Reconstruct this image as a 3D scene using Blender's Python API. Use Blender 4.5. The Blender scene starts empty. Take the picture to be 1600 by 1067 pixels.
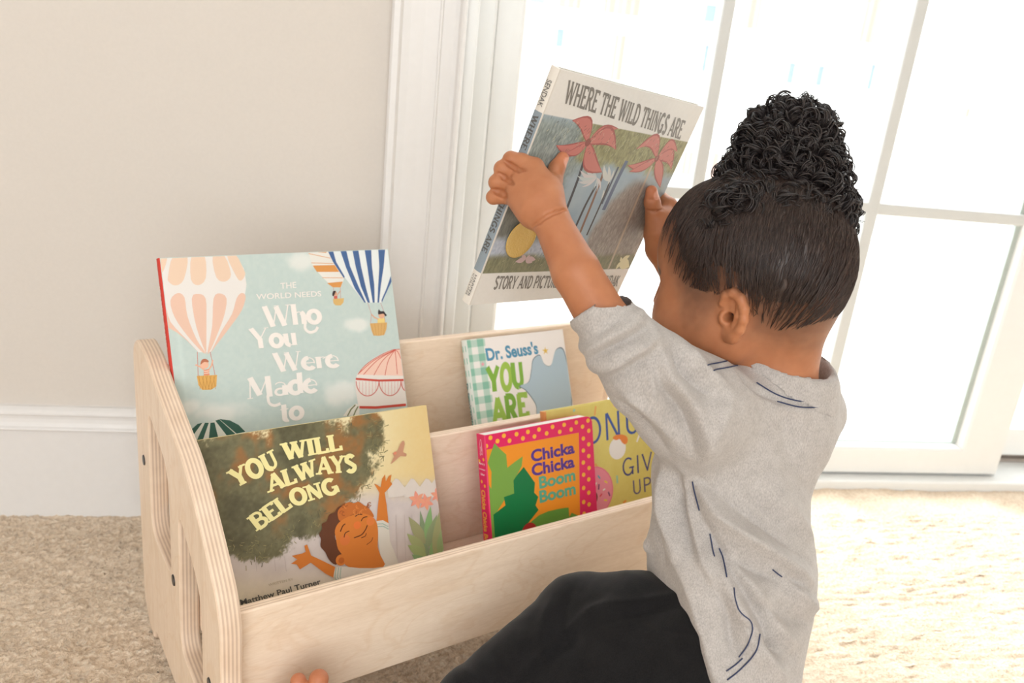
import bpy, bmesh, math, random
import numpy as np
from mathutils import Vector, Matrix

random.seed(7)
RNG = np.random.default_rng(11)
SC = bpy.context.scene
COL = SC.collection

# ------------------------------------------------------------------ camera
CAM_LOC = np.array([0.0, 0.0, 0.75])
CR = np.array([0.9823, -0.1580, 0.1009]); CR /= np.linalg.norm(CR)      # camera right
CF = np.array([0.1825, 0.9292, -0.3213])
CF -= CR * (CF @ CR); CF /= np.linalg.norm(CF)                          # camera forward
CU = np.cross(CR, CF)                                                   # camera up
FPX = 1300.0                                                            # focal length in pixels of the 1600 x 1067 frame
cam_data = bpy.data.cameras.new('camera')
cam_data.sensor_width = 36.0
cam_data.lens = 36.0 * FPX / 1600.0
cam_data.clip_start = 0.02
cam_data.dof.use_dof = True
cam_data.dof.focus_distance = 0.82
cam_data.dof.aperture_fstop = 6.5
cam = bpy.data.objects.new('camera', cam_data)
cam.matrix_world = Matrix((
    (CR[0], CU[0], -CF[0], CAM_LOC[0]),
    (CR[1], CU[1], -CF[1], CAM_LOC[1]),
    (CR[2], CU[2], -CF[2], CAM_LOC[2]),
    (0, 0, 0, 1)))
COL.objects.link(cam)
SC.camera = cam

# ------------------------------------------------------------------ world, sun, window portals, exposure
SC.view_settings.view_transform = 'Standard'
SC.view_settings.look = 'None'
SC.view_settings.gamma = 1.0
SC.view_settings.exposure = -1.0
SC.view_settings.use_curve_mapping = False
world = bpy.data.worlds.new('bright_hazy_sky')
SC.world = world
world.use_nodes = True
_bg = world.node_tree.nodes['Background']
_bg.inputs[0].default_value = (0.96, 0.985, 1.0, 1)
_bg.inputs[1].default_value = 8.0
sun_data = bpy.data.lights.new('hazy_sun', 'SUN')
sun_data.energy = 10.0
sun_data.angle = 0.45
sun_data.color = (0.94, 0.97, 1.0)
sun = bpy.data.objects.new('hazy_sun', sun_data)
sun.rotation_euler = Vector((0.42, -0.58, -0.70)).to_track_quat('-Z', 'Y').to_euler()   # slants in through the glazed door
COL.objects.link(sun)


def portal(name, loc, sx, sz, normal):
    d = bpy.data.lights.new(name, 'AREA')
    d.shape = 'RECTANGLE'; d.size = sx; d.size_y = sz
    d.cycles.is_portal = True
    o = bpy.data.objects.new(name, d)
    o.location = loc
    o.rotation_euler = Vector(normal).to_track_quat('-Z', 'Y').to_euler()
    COL.objects.link(o)


portal('daylight_portal', (1.35, 1.5, 1.05), 2.5, 2.1, (0, -1, 0))
portal('daylight_portal', (-0.4, -2.45, 1.3), 3.0, 2.2, (0, 1, 0))


def ray(px, py):
    return (px - 800.0) * CR - (py - 533.5) * CU + FPX * CF


def at(px, py, depth):
    """the point of the room seen at this spot of the frame, that far along the view axis"""
    return CAM_LOC + ray(px, py) * (depth / FPX)


def on_plane(px, py, p, n):
    d = ray(px, py)
    return CAM_LOC + d * (((np.asarray(p) - CAM_LOC) @ n) / (d @ n))


# ------------------------------------------------------------------ materials
def s2l(c):
    c = np.asarray(c, float) / 255.0
    return np.where(c <= 0.04045, c / 12.92, ((c + 0.055) / 1.055) ** 2.4)


def rgba(c):
    return (*[float(v) for v in s2l(c)], 1.0)


class NT:
    def __init__(self, name):
        self.m = bpy.data.materials.new(name)
        self.m.use_nodes = True
        self.t = self.m.node_tree
        self.bsdf = self.t.nodes['Principled BSDF']

    def n(self, kind, **kw):
        nd = self.t.nodes.new(kind)
        for k, v in kw.items():
            if k.startswith('i_'):
                key = k[2:]
                key = int(key) if key.isdigit() else key.replace('_', ' ')
                nd.inputs[key].default_value = v
            else:
                setattr(nd, k, v)
        return nd

    def l(self, a, b):
        self.t.links.new(a, b)

    def ramp(self, fac, stops):
        r = self.n('ShaderNodeValToRGB')
        cr = r.color_ramp
        while len(cr.elements) < len(stops):
            cr.elements.new(0.5)
        for e, (p, c) in zip(cr.elements, stops):
            e.position = p
            e.color = c
        self.l(fac, r.inputs[0])
        return r.outputs[0]

    def coords(self, scale=(1, 1, 1), kind='Object'):
        tc = self.n('ShaderNodeTexCoord')
        mp = self.n('ShaderNodeMapping')
        mp.inputs['Scale'].default_value = scale
        self.l(tc.outputs[kind], mp.inputs[0])
        return mp.outputs[0]

    def noise(self, vec, scale, detail=3.0, rough=0.5, dist=0.0):
        nz = self.n('ShaderNodeTexNoise', i_Scale=scale, i_Detail=detail, i_Roughness=rough, i_Distortion=dist)
        self.l(vec, nz.inputs['Vector'])
        return nz.outputs['Fac']

    def bump(self, height, strength, dist, prev=None):
        b = self.n('ShaderNodeBump', i_Strength=strength, i_Distance=dist)
        self.l(height, b.inputs['Height'])
        if prev is not None:
            self.l(prev, b.inputs['Normal'])
        return b.outputs['Normal']

    def mix(self, fac, a, b, blend='MIX'):
        mx = self.n('ShaderNodeMix', data_type='RGBA', blend_type=blend)
        for sock, v in ((mx.inputs[0], fac), (mx.inputs[6], a), (mx.inputs[7], b)):
            if hasattr(v, 'is_output'):
                self.l(v, sock)
            else:
                sock.default_value = v
        return mx.outputs[2]

    def set(self, **kw):
        for k, v in kw.items():
            sock = self.bsdf.inputs[k.replace('_', ' ')]
            if hasattr(v, 'is_output'):
                self.l(v, sock)
            else:
                sock.default_value = v
        return self


def plain(name, c, rough=0.5, var=0.04, scale=30.0, bump=0.0, spec=0.5):
    """a paint / plastic / paper with a slight procedural mottling"""
    k = NT(name)
    v = k.coords()
    nz = k.noise(v, scale, 4)
    a = s2l(c)
    col = k.ramp(nz, [(0.3, (*np.clip(a * (1 - var), 0, 1), 1)), (0.7, (*np.clip(a * (1 + var), 0, 1), 1))])
    k.set(Base_Color=col, Roughness=rough)
    k.bsdf.inputs['Specular IOR Level'].default_value = spec
    if bump:
        k.set(Normal=k.bump(nz, bump, 0.002))
    return k.m


# ------------------------------------------------------------------ object helpers
def link(o, parent=None):
    COL.objects.link(o)
    if parent is not None:
        o.parent = parent
    return o


def mesh_obj(name, verts, faces, mat, parent=None, smooth=False, colors=None):
    me = bpy.data.meshes.new(name)
    me.from_pydata([tuple(map(float, v)) for v in verts], [], [tuple(int(i) for i in f) for f in faces])
    me.validate()
    if smooth:
        me.polygons.foreach_set('use_smooth', np.ones(len(me.polygons), bool))
    if colors is not None:
        at_ = me.color_attributes.new('Col', 'FLOAT_COLOR', 'POINT')
        cc = np.ones((len(me.vertices), 4), np.float32)
        cc[:, :3] = np.asarray(colors)[:, :3]
        at_.data.foreach_set('color', cc.ravel())
    for m_ in (mat if isinstance(mat, (list, tuple)) else [mat]):
        me.materials.append(m_)
    return link(bpy.data.objects.new(name, me), parent)


def bm_obj(name, bm, mat, parent=None, smooth=False):
    bmesh.ops.recalc_face_normals(bm, faces=bm.faces)
    me = bpy.data.meshes.new(name)
    bm.to_mesh(me)
    bm.free()
    if smooth:
        me.polygons.foreach_set('use_smooth', np.ones(len(me.polygons), bool))
    me.materials.append(mat)
    return link(bpy.data.objects.new(name, me), parent)


def add_box(bm, lo, hi, bevel=0.0, segs=2):
    lo = np.asarray(lo, float); hi = np.asarray(hi, float)
    r = bmesh.ops.create_cube(bm, size=1.0)
    vs = r['verts']
    for v in vs:
        v.co = Vector([lo[i] + (v.co[i] + 0.5) * (hi[i] - lo[i]) for i in range(3)])
    if bevel:
        es = list({e for v in vs for e in v.link_edges})
        bmesh.ops.bevel(bm, geom=es, offset=bevel, segments=segs, profile=0.5, affect='EDGES')


def box(name, lo, hi, mat, parent=None, bevel=0.0):
    bm = bmesh.new()
    add_box(bm, lo, hi, bevel)
    return bm_obj(name, bm, mat, parent)


def prism(name, prof, axis, a, b, mat, parent=None, smooth=False):
    """closed 2-D profile pulled along an axis; the profile lives in the two other axes in order"""
    vs, n = [], len(prof)
    for h in (a, b):
        for p in prof:
            q = list(p); q.insert(axis, h)
            vs.append(q)
    fs = [tuple(range(n)), tuple(range(2 * n - 1, n - 1, -1))]
    fs += [(i, (i + 1) % n, n + (i + 1) % n, n + i) for i in range(n)]
    bm = bmesh.new()
    bv = [bm.verts.new(v) for v in vs]
    for f in fs:
        bm.faces.new([bv[i] for i in f])
    return bm_obj(name, bm, mat, parent, smooth)


def structure(o):
    o['kind'] = 'structure'
    return o


def tag(o, label, cat, group=None):
    o['label'] = label
    o['category'] = cat
    if group:
        o['group'] = group
    return o


def thing(name, label, cat, matrix, group=None):
    o = bpy.data.objects.new(name, None)
    o.empty_display_size = 0.05
    o.matrix_world = matrix
    COL.objects.link(o)
    return tag(o, label, cat, group)


def frame(origin, ex, ey, ez):
    return Matrix(((ex[0], ey[0], ez[0], origin[0]), (ex[1], ey[1], ez[1], origin[1]),
                   (ex[2], ey[2], ez[2], origin[2]), (0, 0, 0, 1)))


def crom(pts, closed=True, n=6):
    """smooth curve through the points"""
    P = np.asarray(pts, float)
    m = len(P)
    out = []
    rng = range(m) if closed else range(m - 1)
    for i in rng:
        if closed:
            p0, p1, p2, p3 = P[(i - 1) % m], P[i], P[(i + 1) % m], P[(i + 2) % m]
        else:
            p0, p1, p2, p3 = P[max(i - 1, 0)], P[i], P[i + 1], P[min(i + 2, m - 1)]
        for k in range(n):
            u = k / n
            out.append(0.5 * ((2 * p1) + (-p0 + p2) * u + (2 * p0 - 5 * p1 + 4 * p2 - p3) * u * u
                              + (-p0 + 3 * p1 - 3 * p2 + p3) * u ** 3))
    if not closed:
        out.append(P[-1])
    return np.array(out)


def tube_arrays(path, radii, sides=6, cap=True, up=None):
    """verts and faces of a round tube along a path"""
    P = np.asarray(path, float)
    n = len(P)
    R = np.broadcast_to(np.asarray(radii, float), (n,))
    T = np.gradient(P, axis=0)
    T /= np.linalg.norm(T, axis=1)[:, None] + 1e-12
    a = np.array([0, 0, 1.0]) if up is None else np.asarray(up, float)
    if abs(T[0] @ a) > 0.9:
        a = np.array([1.0, 0, 0])
    N = np.zeros_like(P)
    v = a - T[0] * (a @ T[0]); N[0] = v / np.linalg.norm(v)
    for i in range(1, n):
        v = N[i - 1] - T[i] * (N[i - 1] @ T[i])
        N[i] = v / (np.linalg.norm(v) + 1e-12)
    B = np.cross(T, N)
    ang = np.linspace(0, 2 * np.pi, sides, endpoint=False)
    V = (P[:, None, :] + R[:, None, None] * (np.cos(ang)[None, :, None] * N[:, None, :]
                                             + np.sin(ang)[None, :, None] * B[:, None, :])).reshape(-1, 3)
    F = []
    for i in range(n - 1):
        for j in range(sides):
            k = (j + 1) % sides
            F.append((i * sides + j, i * sides + k, (i + 1) * sides + k, (i + 1) * sides + j))
    if cap:
        F.append(tuple(range(sides - 1, -1, -1)))
        F.append(tuple(range((n - 1) * sides, n * sides)))
    return V, F


class Soup:
    """collects several bits into ONE mesh"""
    def __init__(self):
        self.v, self.f, self.c, self.k = [], [], [], 0

    def add(self, V, F, c=None):
        V = np.asarray(V, float)
        self.v.append(V)
        self.f += [tuple(i + self.k for i in f) for f in F]
        if c is not None:
            c = np.asarray(c, float)
            self.c.append(np.broadcast_to(c, (len(V), 3)) if c.ndim == 1 else c)
        self.k += len(V)

    def build(self, name, mat, parent=None, smooth=False):
        return mesh_obj(name, np.concatenate(self.v), self.f, mat, parent, smooth,
                        np.concatenate(self.c) if self.c else None)

# ================================================================== the setting
YW = 1.256                                       # room face of the wall with the door
# --- carpet
k = NT('carpet_pile')
v = k.coords()
n1 = k.noise(v, 210.0, 3, 0.6, 0.3)
n2 = k.noise(v, 14.0, 3)
n3 = k.noise(v, 600.0, 2)
col = k.ramp(n1, [(0.30, rgba((196, 170, 138))), (0.5, rgba((236, 212, 184))), (0.68, rgba((250, 236, 214)))])
col = k.mix(0.35, col, k.ramp(n2, [(0.35, rgba((200, 180, 158))), (0.65, rgba((228, 210, 190)))]))
nb = k.bump(n1, 0.9, 0.0045)
nb = k.bump(n3, 0.5, 0.002, nb)
k.set(Base_Color=col, Roughness=0.95, Normal=nb)
k.bsdf.inputs['Specular IOR Level'].default_value = 0.1
k.bsdf.inputs['Sheen Weight'].default_value = 0.25
M_carpet = k.m
gx = np.concatenate([np.linspace(-2.3, -0.78, 12), np.arange(-0.74, 0.62, 0.0034), np.arange(0.64, 1.75, 0.012), np.linspace(1.8, 2.8, 10)])
gy = np.concatenate([np.linspace(-2.4, 0.40, 14), np.arange(0.43, 1.262, 0.0034), np.linspace(1.27, 1.356, 9)])
nx, ny = len(gx), len(gy)
XX, YY = np.meshgrid(gx, gy, indexing='ij')
h = RNG.normal(size=(nx, ny))
hb = h.copy()
for _ in range(1):
    hb = (3 * hb + np.roll(hb, 1, 0) + np.roll(hb, -1, 0) + np.roll(hb, 1, 1) + np.roll(hb, -1, 1)) / 7
hl = RNG.normal(size=(nx, ny))
for _ in range(14):
    hl = (hl + np.roll(hl, 1, 0) + np.roll(hl, -1, 0) + np.roll(hl, 1, 1) + np.roll(hl, -1, 1)) / 5
ZZ = 0.0026 * hb + 0.004 * hl - 0.003
ZZ[(YY < 0.42) | (XX < -0.76) | (XX > 1.78)] *= 0.1
XX = XX + 0.0011 * RNG.normal(size=(nx, ny)); YY = YY + 0.0011 * RNG.normal(size=(nx, ny))
V = np.stack([XX, YY, ZZ], -1).reshape(-1, 3)
ii = np.arange((nx - 1) * ny).reshape(nx - 1, ny)[:, :-1].ravel()
F = np.stack([ii, ii + ny, ii + ny + 1, ii + 1], 1)
structure(mesh_obj('floor', V, F, M_carpet, smooth=True))

# --- wall paint
M_wall = plain('wall_paint', (217, 210, 202), 0.7, 0.012, 220.0, 0.05, 0.2)
M_white = plain('white_trim_paint', (228, 226, 224), 0.38, 0.01, 90.0)
M_ceil = plain('ceiling_paint', (240, 239, 238), 0.8, 0.01)
M_pvc = plain('white_door_vinyl', (230, 231, 229), 0.3, 0.008, 60.0)

DX0, DX1, DTOP = 0.128, 2.30, 2.10               # door opening
bm = bmesh.new()
add_box(bm, (-2.4, YW, 0), (DX0, YW + 0.16, 2.45))
add_box(bm, (DX0, YW, DTOP), (DX1, YW + 0.16, 2.45))
add_box(bm, (DX1, YW, 0), (2.9, YW + 0.16, 2.45))
structure(bm_obj('wall_back', bm, M_wall))
structure(box('wall_left', (-2.5, -2.6, 0), (-2.4, YW + 0.16, 2.45), M_wall))
structure(box('wall_right', (2.9, -2.6, 0), (3.0, YW + 0.16, 2.45), M_wall))
bm = bmesh.new()                                  # the wall behind the viewer, a wide window in it
add_box(bm, (-2.4, -2.6, 0), (-1.9, -2.5, 2.45))
add_box(bm, (1.1, -2.6, 0), (2.9, -2.5, 2.45))
add_box(bm, (-1.9, -2.6, 0), (1.1, -2.5, 0.2))
add_box(bm, (-1.9, -2.6, 2.4), (1.1, -2.5, 2.45))
structure(bm_obj('wall_front', bm, M_wall))
structure(box('ceiling', (-2.5, -2.6, 2.45), (3.0, YW + 0.16, 2.5), M_ceil))

# --- skirting with a moulded top
bt = 0.181
prof = [(YW, -0.012), (YW - 0.015, -0.012), (YW - 0.015, 0.1445), (YW - 0.0185, 0.1460), (YW - 0.0195, 0.1478), (YW - 0.0185, 0.1497),
        (YW - 0.0150, 0.1515), (YW - 0.0128, 0.157), (YW - 0.0118, 0.163), (YW - 0.0122, 0.168), (YW - 0.0145, 0.1705), (YW - 0.0140, 0.1735),
        (YW - 0.0105, 0.1775), (YW - 0.0060, 0.1805), (YW, bt)]
structure(prism('baseboard_back', prof, 0, -2.4, 0.0300, M_white))

# --- moulded door casing
x0, x1 = 0.0273, 0.1330
cas = [(x0, YW), (x0, YW - 0.020), (x0 + 0.003, YW - 0.0235), (x0 + 0.011, YW - 0.0235), (x0 + 0.0135, YW - 0.020), (x0 + 0.0155, YW - 0.0165),
       (x0 + 0.026, YW - 0.0150), (x0 + 0.046, YW - 0.0135), (x0 + 0.066, YW - 0.0130), (x0 + 0.0675, YW - 0.0150), (x0 + 0.0695, YW - 0.0150),
       (x0 + 0.0715, YW - 0.0115), (x0 + 0.088, YW - 0.0105), (x0 + 0.0935, YW - 0.0125), (x0 + 0.0965, YW - 0.0185), (x0 + 0.0995, YW - 0.0200),
       (x0 + 0.1030, YW - 0.0175), (x0 + 0.1045, YW - 0.0120), (x1, YW)]
structure(prism('trim_1', cas, 2, -0.012, DTOP + 0.1, M_white))

# --- glazed sliding door: fixed frame, sill, front sash with bars, sash behind
GY = 1.400
bm = bmesh.new()
add_box(bm, (DX0, YW + 0.002, -0.01), (0.150, 1.47, DTOP), 0.002)
add_box(bm, (0.135, 1.356, -0.01), (0.189, 1.47, DTOP), 0.004)
add_box(bm, (DX0, 1.35, DTOP - 0.06), (DX1, 1.47, DTOP), 0.003)
add_box(bm, (DX1 - 0.05, YW + 0.002, -0.01), (DX1, 1.47, DTOP), 0.003)
add_box(bm, (0.150, 1.354, -0.03), (DX1 - 0.05, 1.50, 0.0165), 0.004)
structure(bm_obj('trim_2', bm, M_pvc))

door = bpy.data.objects.new('door_1', None)
door.location = (0.19, GY, 0.02)
COL.objects.link(door)
structure(door)
L0, L1, R0, R1 = 0.190, 0.2425, 1.2370, 1.3420   # outer stile, glass edge, glass edge, outer stile
Z0, Z1, Z2, Z3 = 0.0195, 0.084, DTOP - 0.16, DTOP - 0.065
FY, BY = 1.381, 1.424
o_ = np.array(door.location)


def sash(bm, a, b, c, d, bead=0.010):
    """mitred frame: flat face then a small bevel down to the glass"""
    f0 = FY - o_[1]; g0 = 1.3945 - o_[1]; b0 = BY - o_[1]
    loops = []
    for (e, y) in ((0, b0), (0, f0 + 0.004), (0.004, f0), (1 - bead, f0), (1 - bead * 0.5, f0 + 0.003), (1, g0), (1, b0)):
        pts = []
        for (ox, ix), (oz, iz) in (((a, b), (Z0, Z1)), ((d, c), (Z0, Z1)), ((d, c), (Z3, Z2)), ((a, b), (Z3, Z2))):
            if e <= 0.01:
                sx = ox + math.copysign(e, ix - ox); sz = oz + math.copysign(e, iz - oz)
            else:
                back = (1 - e)
                sx = ix - math.copysign(back, ix - ox); sz = iz - math.copysign(back, iz - oz)
            pts.append(bm.verts.new((sx - o_[0], y, sz - o_[2])))
        loops.append(pts)
    for l0, l1 in zip(loops, loops[1:]):
        for i in range(4):
            bm.faces.new((l0[i], l0[(i + 1) % 4], l1[(i + 1) % 4], l1[i]))
    for i in range(4):
        bm.faces.new((loops[-1][i], loops[-1][(i + 1) % 4], loops[0][(i + 1) % 4], loops[0][i]))


bm = bmesh.new()
sash(bm, L0, L1, R0, R1)
bm_obj('sash_frame', bm, M_pvc, door)


def bar(bm, x0_, x1_, z0_, z1_):
    """flat glazing bar with chamfered edges, standing off both glass faces"""
    horizontal = (x1_ - x0_) > (z1_ - z0_)
    dy = 0.0007 if horizontal else 0.0
    add_box(bm, (x0_ - o_[0], 1.391 + dy - o_[1], z0_ - o_[2]), (x1_ - o_[0], 1.409 - dy - o_[1], z1_ - o_[2]), 0.0035)


M_bar = plain('backlit_bar_vinyl', (206, 208, 206), 0.35, 0.008, 60.0)  # white door vinyl, greyed in its colour for the shade on backlit bars
for xa, xb in ((0.5625, 0.5853), (0.9045, 0.9292)):
    bm = bmesh.new(); bar(bm, xa, xb, Z1, Z2); bm_obj('glazing_bar', bm, M_bar, door)
for zb in (0.5448, 0.995, 1.445):
    bm = bmesh.new(); bar(bm, L1, R0, zb, zb + 0.0222); bm_obj('glazing_bar', bm, M_bar, door)
# grey-green gasket around the glass
M_gask = plain('grey_green_gasket', (176, 186, 180), 0.5)
bm = bmesh.new()
add_box(bm, (R0 - 0.0105 - o_[0], 1.398 - o_[1], Z1 - o_[2]), (R0 - o_[0], 1.406 - o_[1], Z2 - o_[2]))
add_box(bm, (L1 - o_[0], 1.398 - o_[1], Z1 - o_[2]), (R0 - 0.0105 - o_[0], 1.406 - o_[1], Z1 + 0.0022 - o_[2]))
bm_obj('gasket', bm, M_gask, door)
# thin window glass: mostly see-through with a mirror-like share
k = NT('window_glass')
tr = k.n('ShaderNodeBsdfTransparent')
gl = k.n('ShaderNodeBsdfGlossy')
gl.inputs['Roughness'].default_value = 0.02
fr = k.n('ShaderNodeLayerWeight', i_Blend=0.25)
rp = k.ramp(fr.outputs['Facing'], [(0.0, (.03, .03, .03, 1)), (0.6, (.06, .06, .06, 1)), (1.0, (.6, .6, .6, 1))])
wv = k.noise(k.coords(), 3.0, 2)
tr.inputs[0].default_value = (0.97, 0.98, 0.975, 1)
k.l(k.bump(wv, 0.02, 0.001), gl.inputs['Normal'])
mx = k.n('ShaderNodeMixShader')
k.l(rp, mx.inputs[0]); k.l(tr.outputs[0], mx.inputs[1]); k.l(gl.outputs[0], mx.inputs[2])
k.l(mx.outputs[0], k.t.nodes['Material Output'].inputs[0])
M_glass = k.m
bm = bmesh.new()
add_box(bm, (L1 - 0.004 - o_[0], 1.4005 - o_[1], Z1 - 0.004 - o_[2]), (R0 + 0.004 - o_[0], 1.4035 - o_[1], Z2 + 0.004 - o_[2]))
bm_obj('glass_pane', bm, M_glass, door)

door2 = bpy.data.objects.new('door_2', None)     # the second panel, one track further out
door2.location = (1.25, 1.46, 0.02)
COL.objects.link(door2)
structure(door2)
o2 = np.array(door2.location)
bm = bmesh.new()
for lo, hi in (((1.25, 1.445, 0.036), (1.335, 1.485, DTOP - 0.065)), ((2.19, 1.445, 0.036), (2.245, 1.485, DTOP - 0.065)),
               ((1.335, 1.445, 0.036), (2.19, 1.485, 0.10)), ((1.335, 1.445, DTOP - 0.16), (2.19, 1.485, DTOP - 0.065))):
    add_box(bm, np.array(lo) - o2, np.array(hi) - o2, 0.003)
bm_obj('sash_frame', bm, M_pvc, door2)
bm = bmesh.new()
add_box(bm, np.array((1.33, 1.463, 0.095)) - o2, np.array((2.195, 1.467, DTOP - 0.155)) - o2)
bm_obj('glass_pane', bm, M_glass, door2)
M_track = plain('bronze_grey_track', (168, 156, 146), 0.45)
bm = bmesh.new()
add_box(bm, np.array((1.335, 1.452, 0.0165)) - o2, np.array((2.245, 1.480, 0.024)) - o2, 0.001)
add_box(bm, np.array((1.335, 1.466, 0.024)) - o2, np.array((2.245, 1.476, 0.036)) - o2)
bm_obj('bottom_track', bm, M_track, door2)

# ================================================================== outside, across the street
M_ground = plain('pale_concrete', (226, 224, 220), 0.8, 0.03, 2.0)
g = mesh_obj('outdoor_ground', [(-30, 1.6, -3.0), (40, 1.6, -3.0), (40, 40, -3.0), (-30, 40, -3.0)], [(0, 1, 2, 3)], M_ground)
structure(g)
k = NT('white_siding')
wv = k.n('ShaderNodeTexWave', wave_type='BANDS', bands_direction='Z', i_Scale=1.2)
k.l(k.coords(), wv.inputs[0])
k.set(Base_Color=k.ramp(wv.outputs[0], [(0.0, rgba((226, 226, 224))), (0.2, rgba((240, 240, 238)))]), Roughness=0.7)
M_siding = k.m
k = NT('pink_brick')
br = k.n('ShaderNodeTexBrick', i_Scale=4.0, i_Color1=rgba((170, 142, 132)), i_Color2=rgba((182, 154, 144)), i_Mortar=rgba((214, 206, 198)))
k.l(k.coords((1, 1, 1)), br.inputs[0])
k.set(Base_Color=br.outputs[0], Roughness=0.85)
M_brick = k.m
M_pane = plain('blue_grey_window', (130, 146, 157), 0.2)
YF = 13.0


def house(x0_, x1_, label, items):
    r = thing('town_house', label, 'house', Matrix.Translation((x0_, YF, -3.0)), None)
    bm_ = bmesh.new()
    add_box(bm_, (0, 0, 0), (x1_ - x0_ - 0.02, 5.0, 8.2))
    bm_obj('facade', bm_, M_siding, r)
    bm_ = bmesh.new()
    w_ = x1_ - x0_ - 0.02
    add_box(bm_, (-0.0, -0.25, 8.2), (w_, 5.2, 8.45), 0.02)
    bm_obj('roof_edge', bm_, M_siding, r)
    for kind, (ax, az, bx, bz) in items:
        bm_ = bmesh.new()
        if kind == 'window':
            for lo_, hi_ in (((ax - .07, az - .07), (bx + .07, az)), ((ax - .07, bz), (bx + .07, bz + .07)), ((ax - .07, az), (ax, bz)), ((bx, az), (bx + .07, bz))):
                add_box(bm_, (lo_[0] - x0_, -0.05, lo_[1] + 3), (hi_[0] - x0_, 0.01, hi_[1] + 3))
            f_ = bm_obj('window', bm_, M_siding, r)
            bm_ = bmesh.new()
            add_box(bm_, (ax - x0_, -0.02, az + 3), (bx - x0_, 0.012, bz + 3))
            bm_obj('pane', bm_, M_pane, f_)
        else:
            add_box(bm_, (ax - x0_, -0.10, az + 3), (bx - x0_, 0.02, bz + 3))
            bm_obj('brick_panel' if (bx - ax) > 0.5 else 'brick_pier', bm_, M_brick, r)
    return r


def fpos(px, py):
    q = on_plane(px, py, (0, YF, 0), np.array([0, 1.0, 0]))
    return q[0], q[2]


def fr_(kind, xa, ya, xb, yb):
    a, b = fpos(xa, yb), fpos(xb, ya)
    c = (min(a[0], b[0]), min(a[1], b[1]), max(a[0], b[0]), max(a[1], b[1]))
    return kind, c


ITEMS = [fr_('window', 826, -30, 856, 5), fr_('window', 824, 40, 831, 68), fr_('window', 866, 45, 882, 73), fr_('window', 903, 50, 909, 74),
         fr_('brick', 872, -60, 914, 11), fr_('brick', 942, -70, 1010, 20), fr_('brick', 952, 55, 977, 125), fr_('brick', 1000, 65, 1005, 105),
         fr_('brick', 921, 70, 925, 105), fr_('window', 1097, 8, 1120, 34), fr_('window', 1093, 70, 1108, 112), fr_('window', 797, 240, 806, 268)]
ITEMS2 = [fr_('brick', 1160, -40, 1196, 44), fr_('brick', 1147, 78, 1159, 120), fr_('window', 1225, 98, 1243, 130), fr_('window', 1270, 103, 1288, 134),
          fr_('brick', 1340, -40, 1384, 66), fr_('brick', 1063, 236, 1082, 272), fr_('brick', 1108, 238, 1122, 280), fr_('window', 1350, 100, 1368, 140)]
ITEMS3 = [fr_('window', 1425, 200, 1434, 226), fr_('window', 1455, 206, 1468, 232), fr_('brick', 1506, 168, 1512, 184)]
xm1 = fpos(1128, 60)[0]; xm2 = fpos(1400, 100)[0]
ITEMS2 = [i for i in ITEMS2]
moved = [i for i in ITEMS2 if i[1][2] < xm1]
ITEMS += moved
ITEMS2 = [i for i in ITEMS2 if i not in moved]
house(-6.0, xm1, 'white siding town house with brick piers, seen through the left glass pane', ITEMS)
house(xm1, xm2, 'white siding town house with brick panels, seen beyond the middle glass pane', ITEMS2)
house(xm2, 16.0, 'pale town house with small windows, seen beyond the right glass pane', ITEMS3)

# ================================================================== wooden book display
SX = np.array([0.9136, 0.4066, 0.0]); SX /= np.linalg.norm(SX)          # along the shelf
TX = np.array([-SX[1], SX[0], 0.0])                                     # from its front to its back
ZZ_ = np.array([0, 0, 1.0])
SO = np.array([-0.2421, 0.9441, 0.0])
INNER = 0.66                                                            # clear width between the two ends
TH_S, TH_B = 0.0205, 0.012


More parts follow.
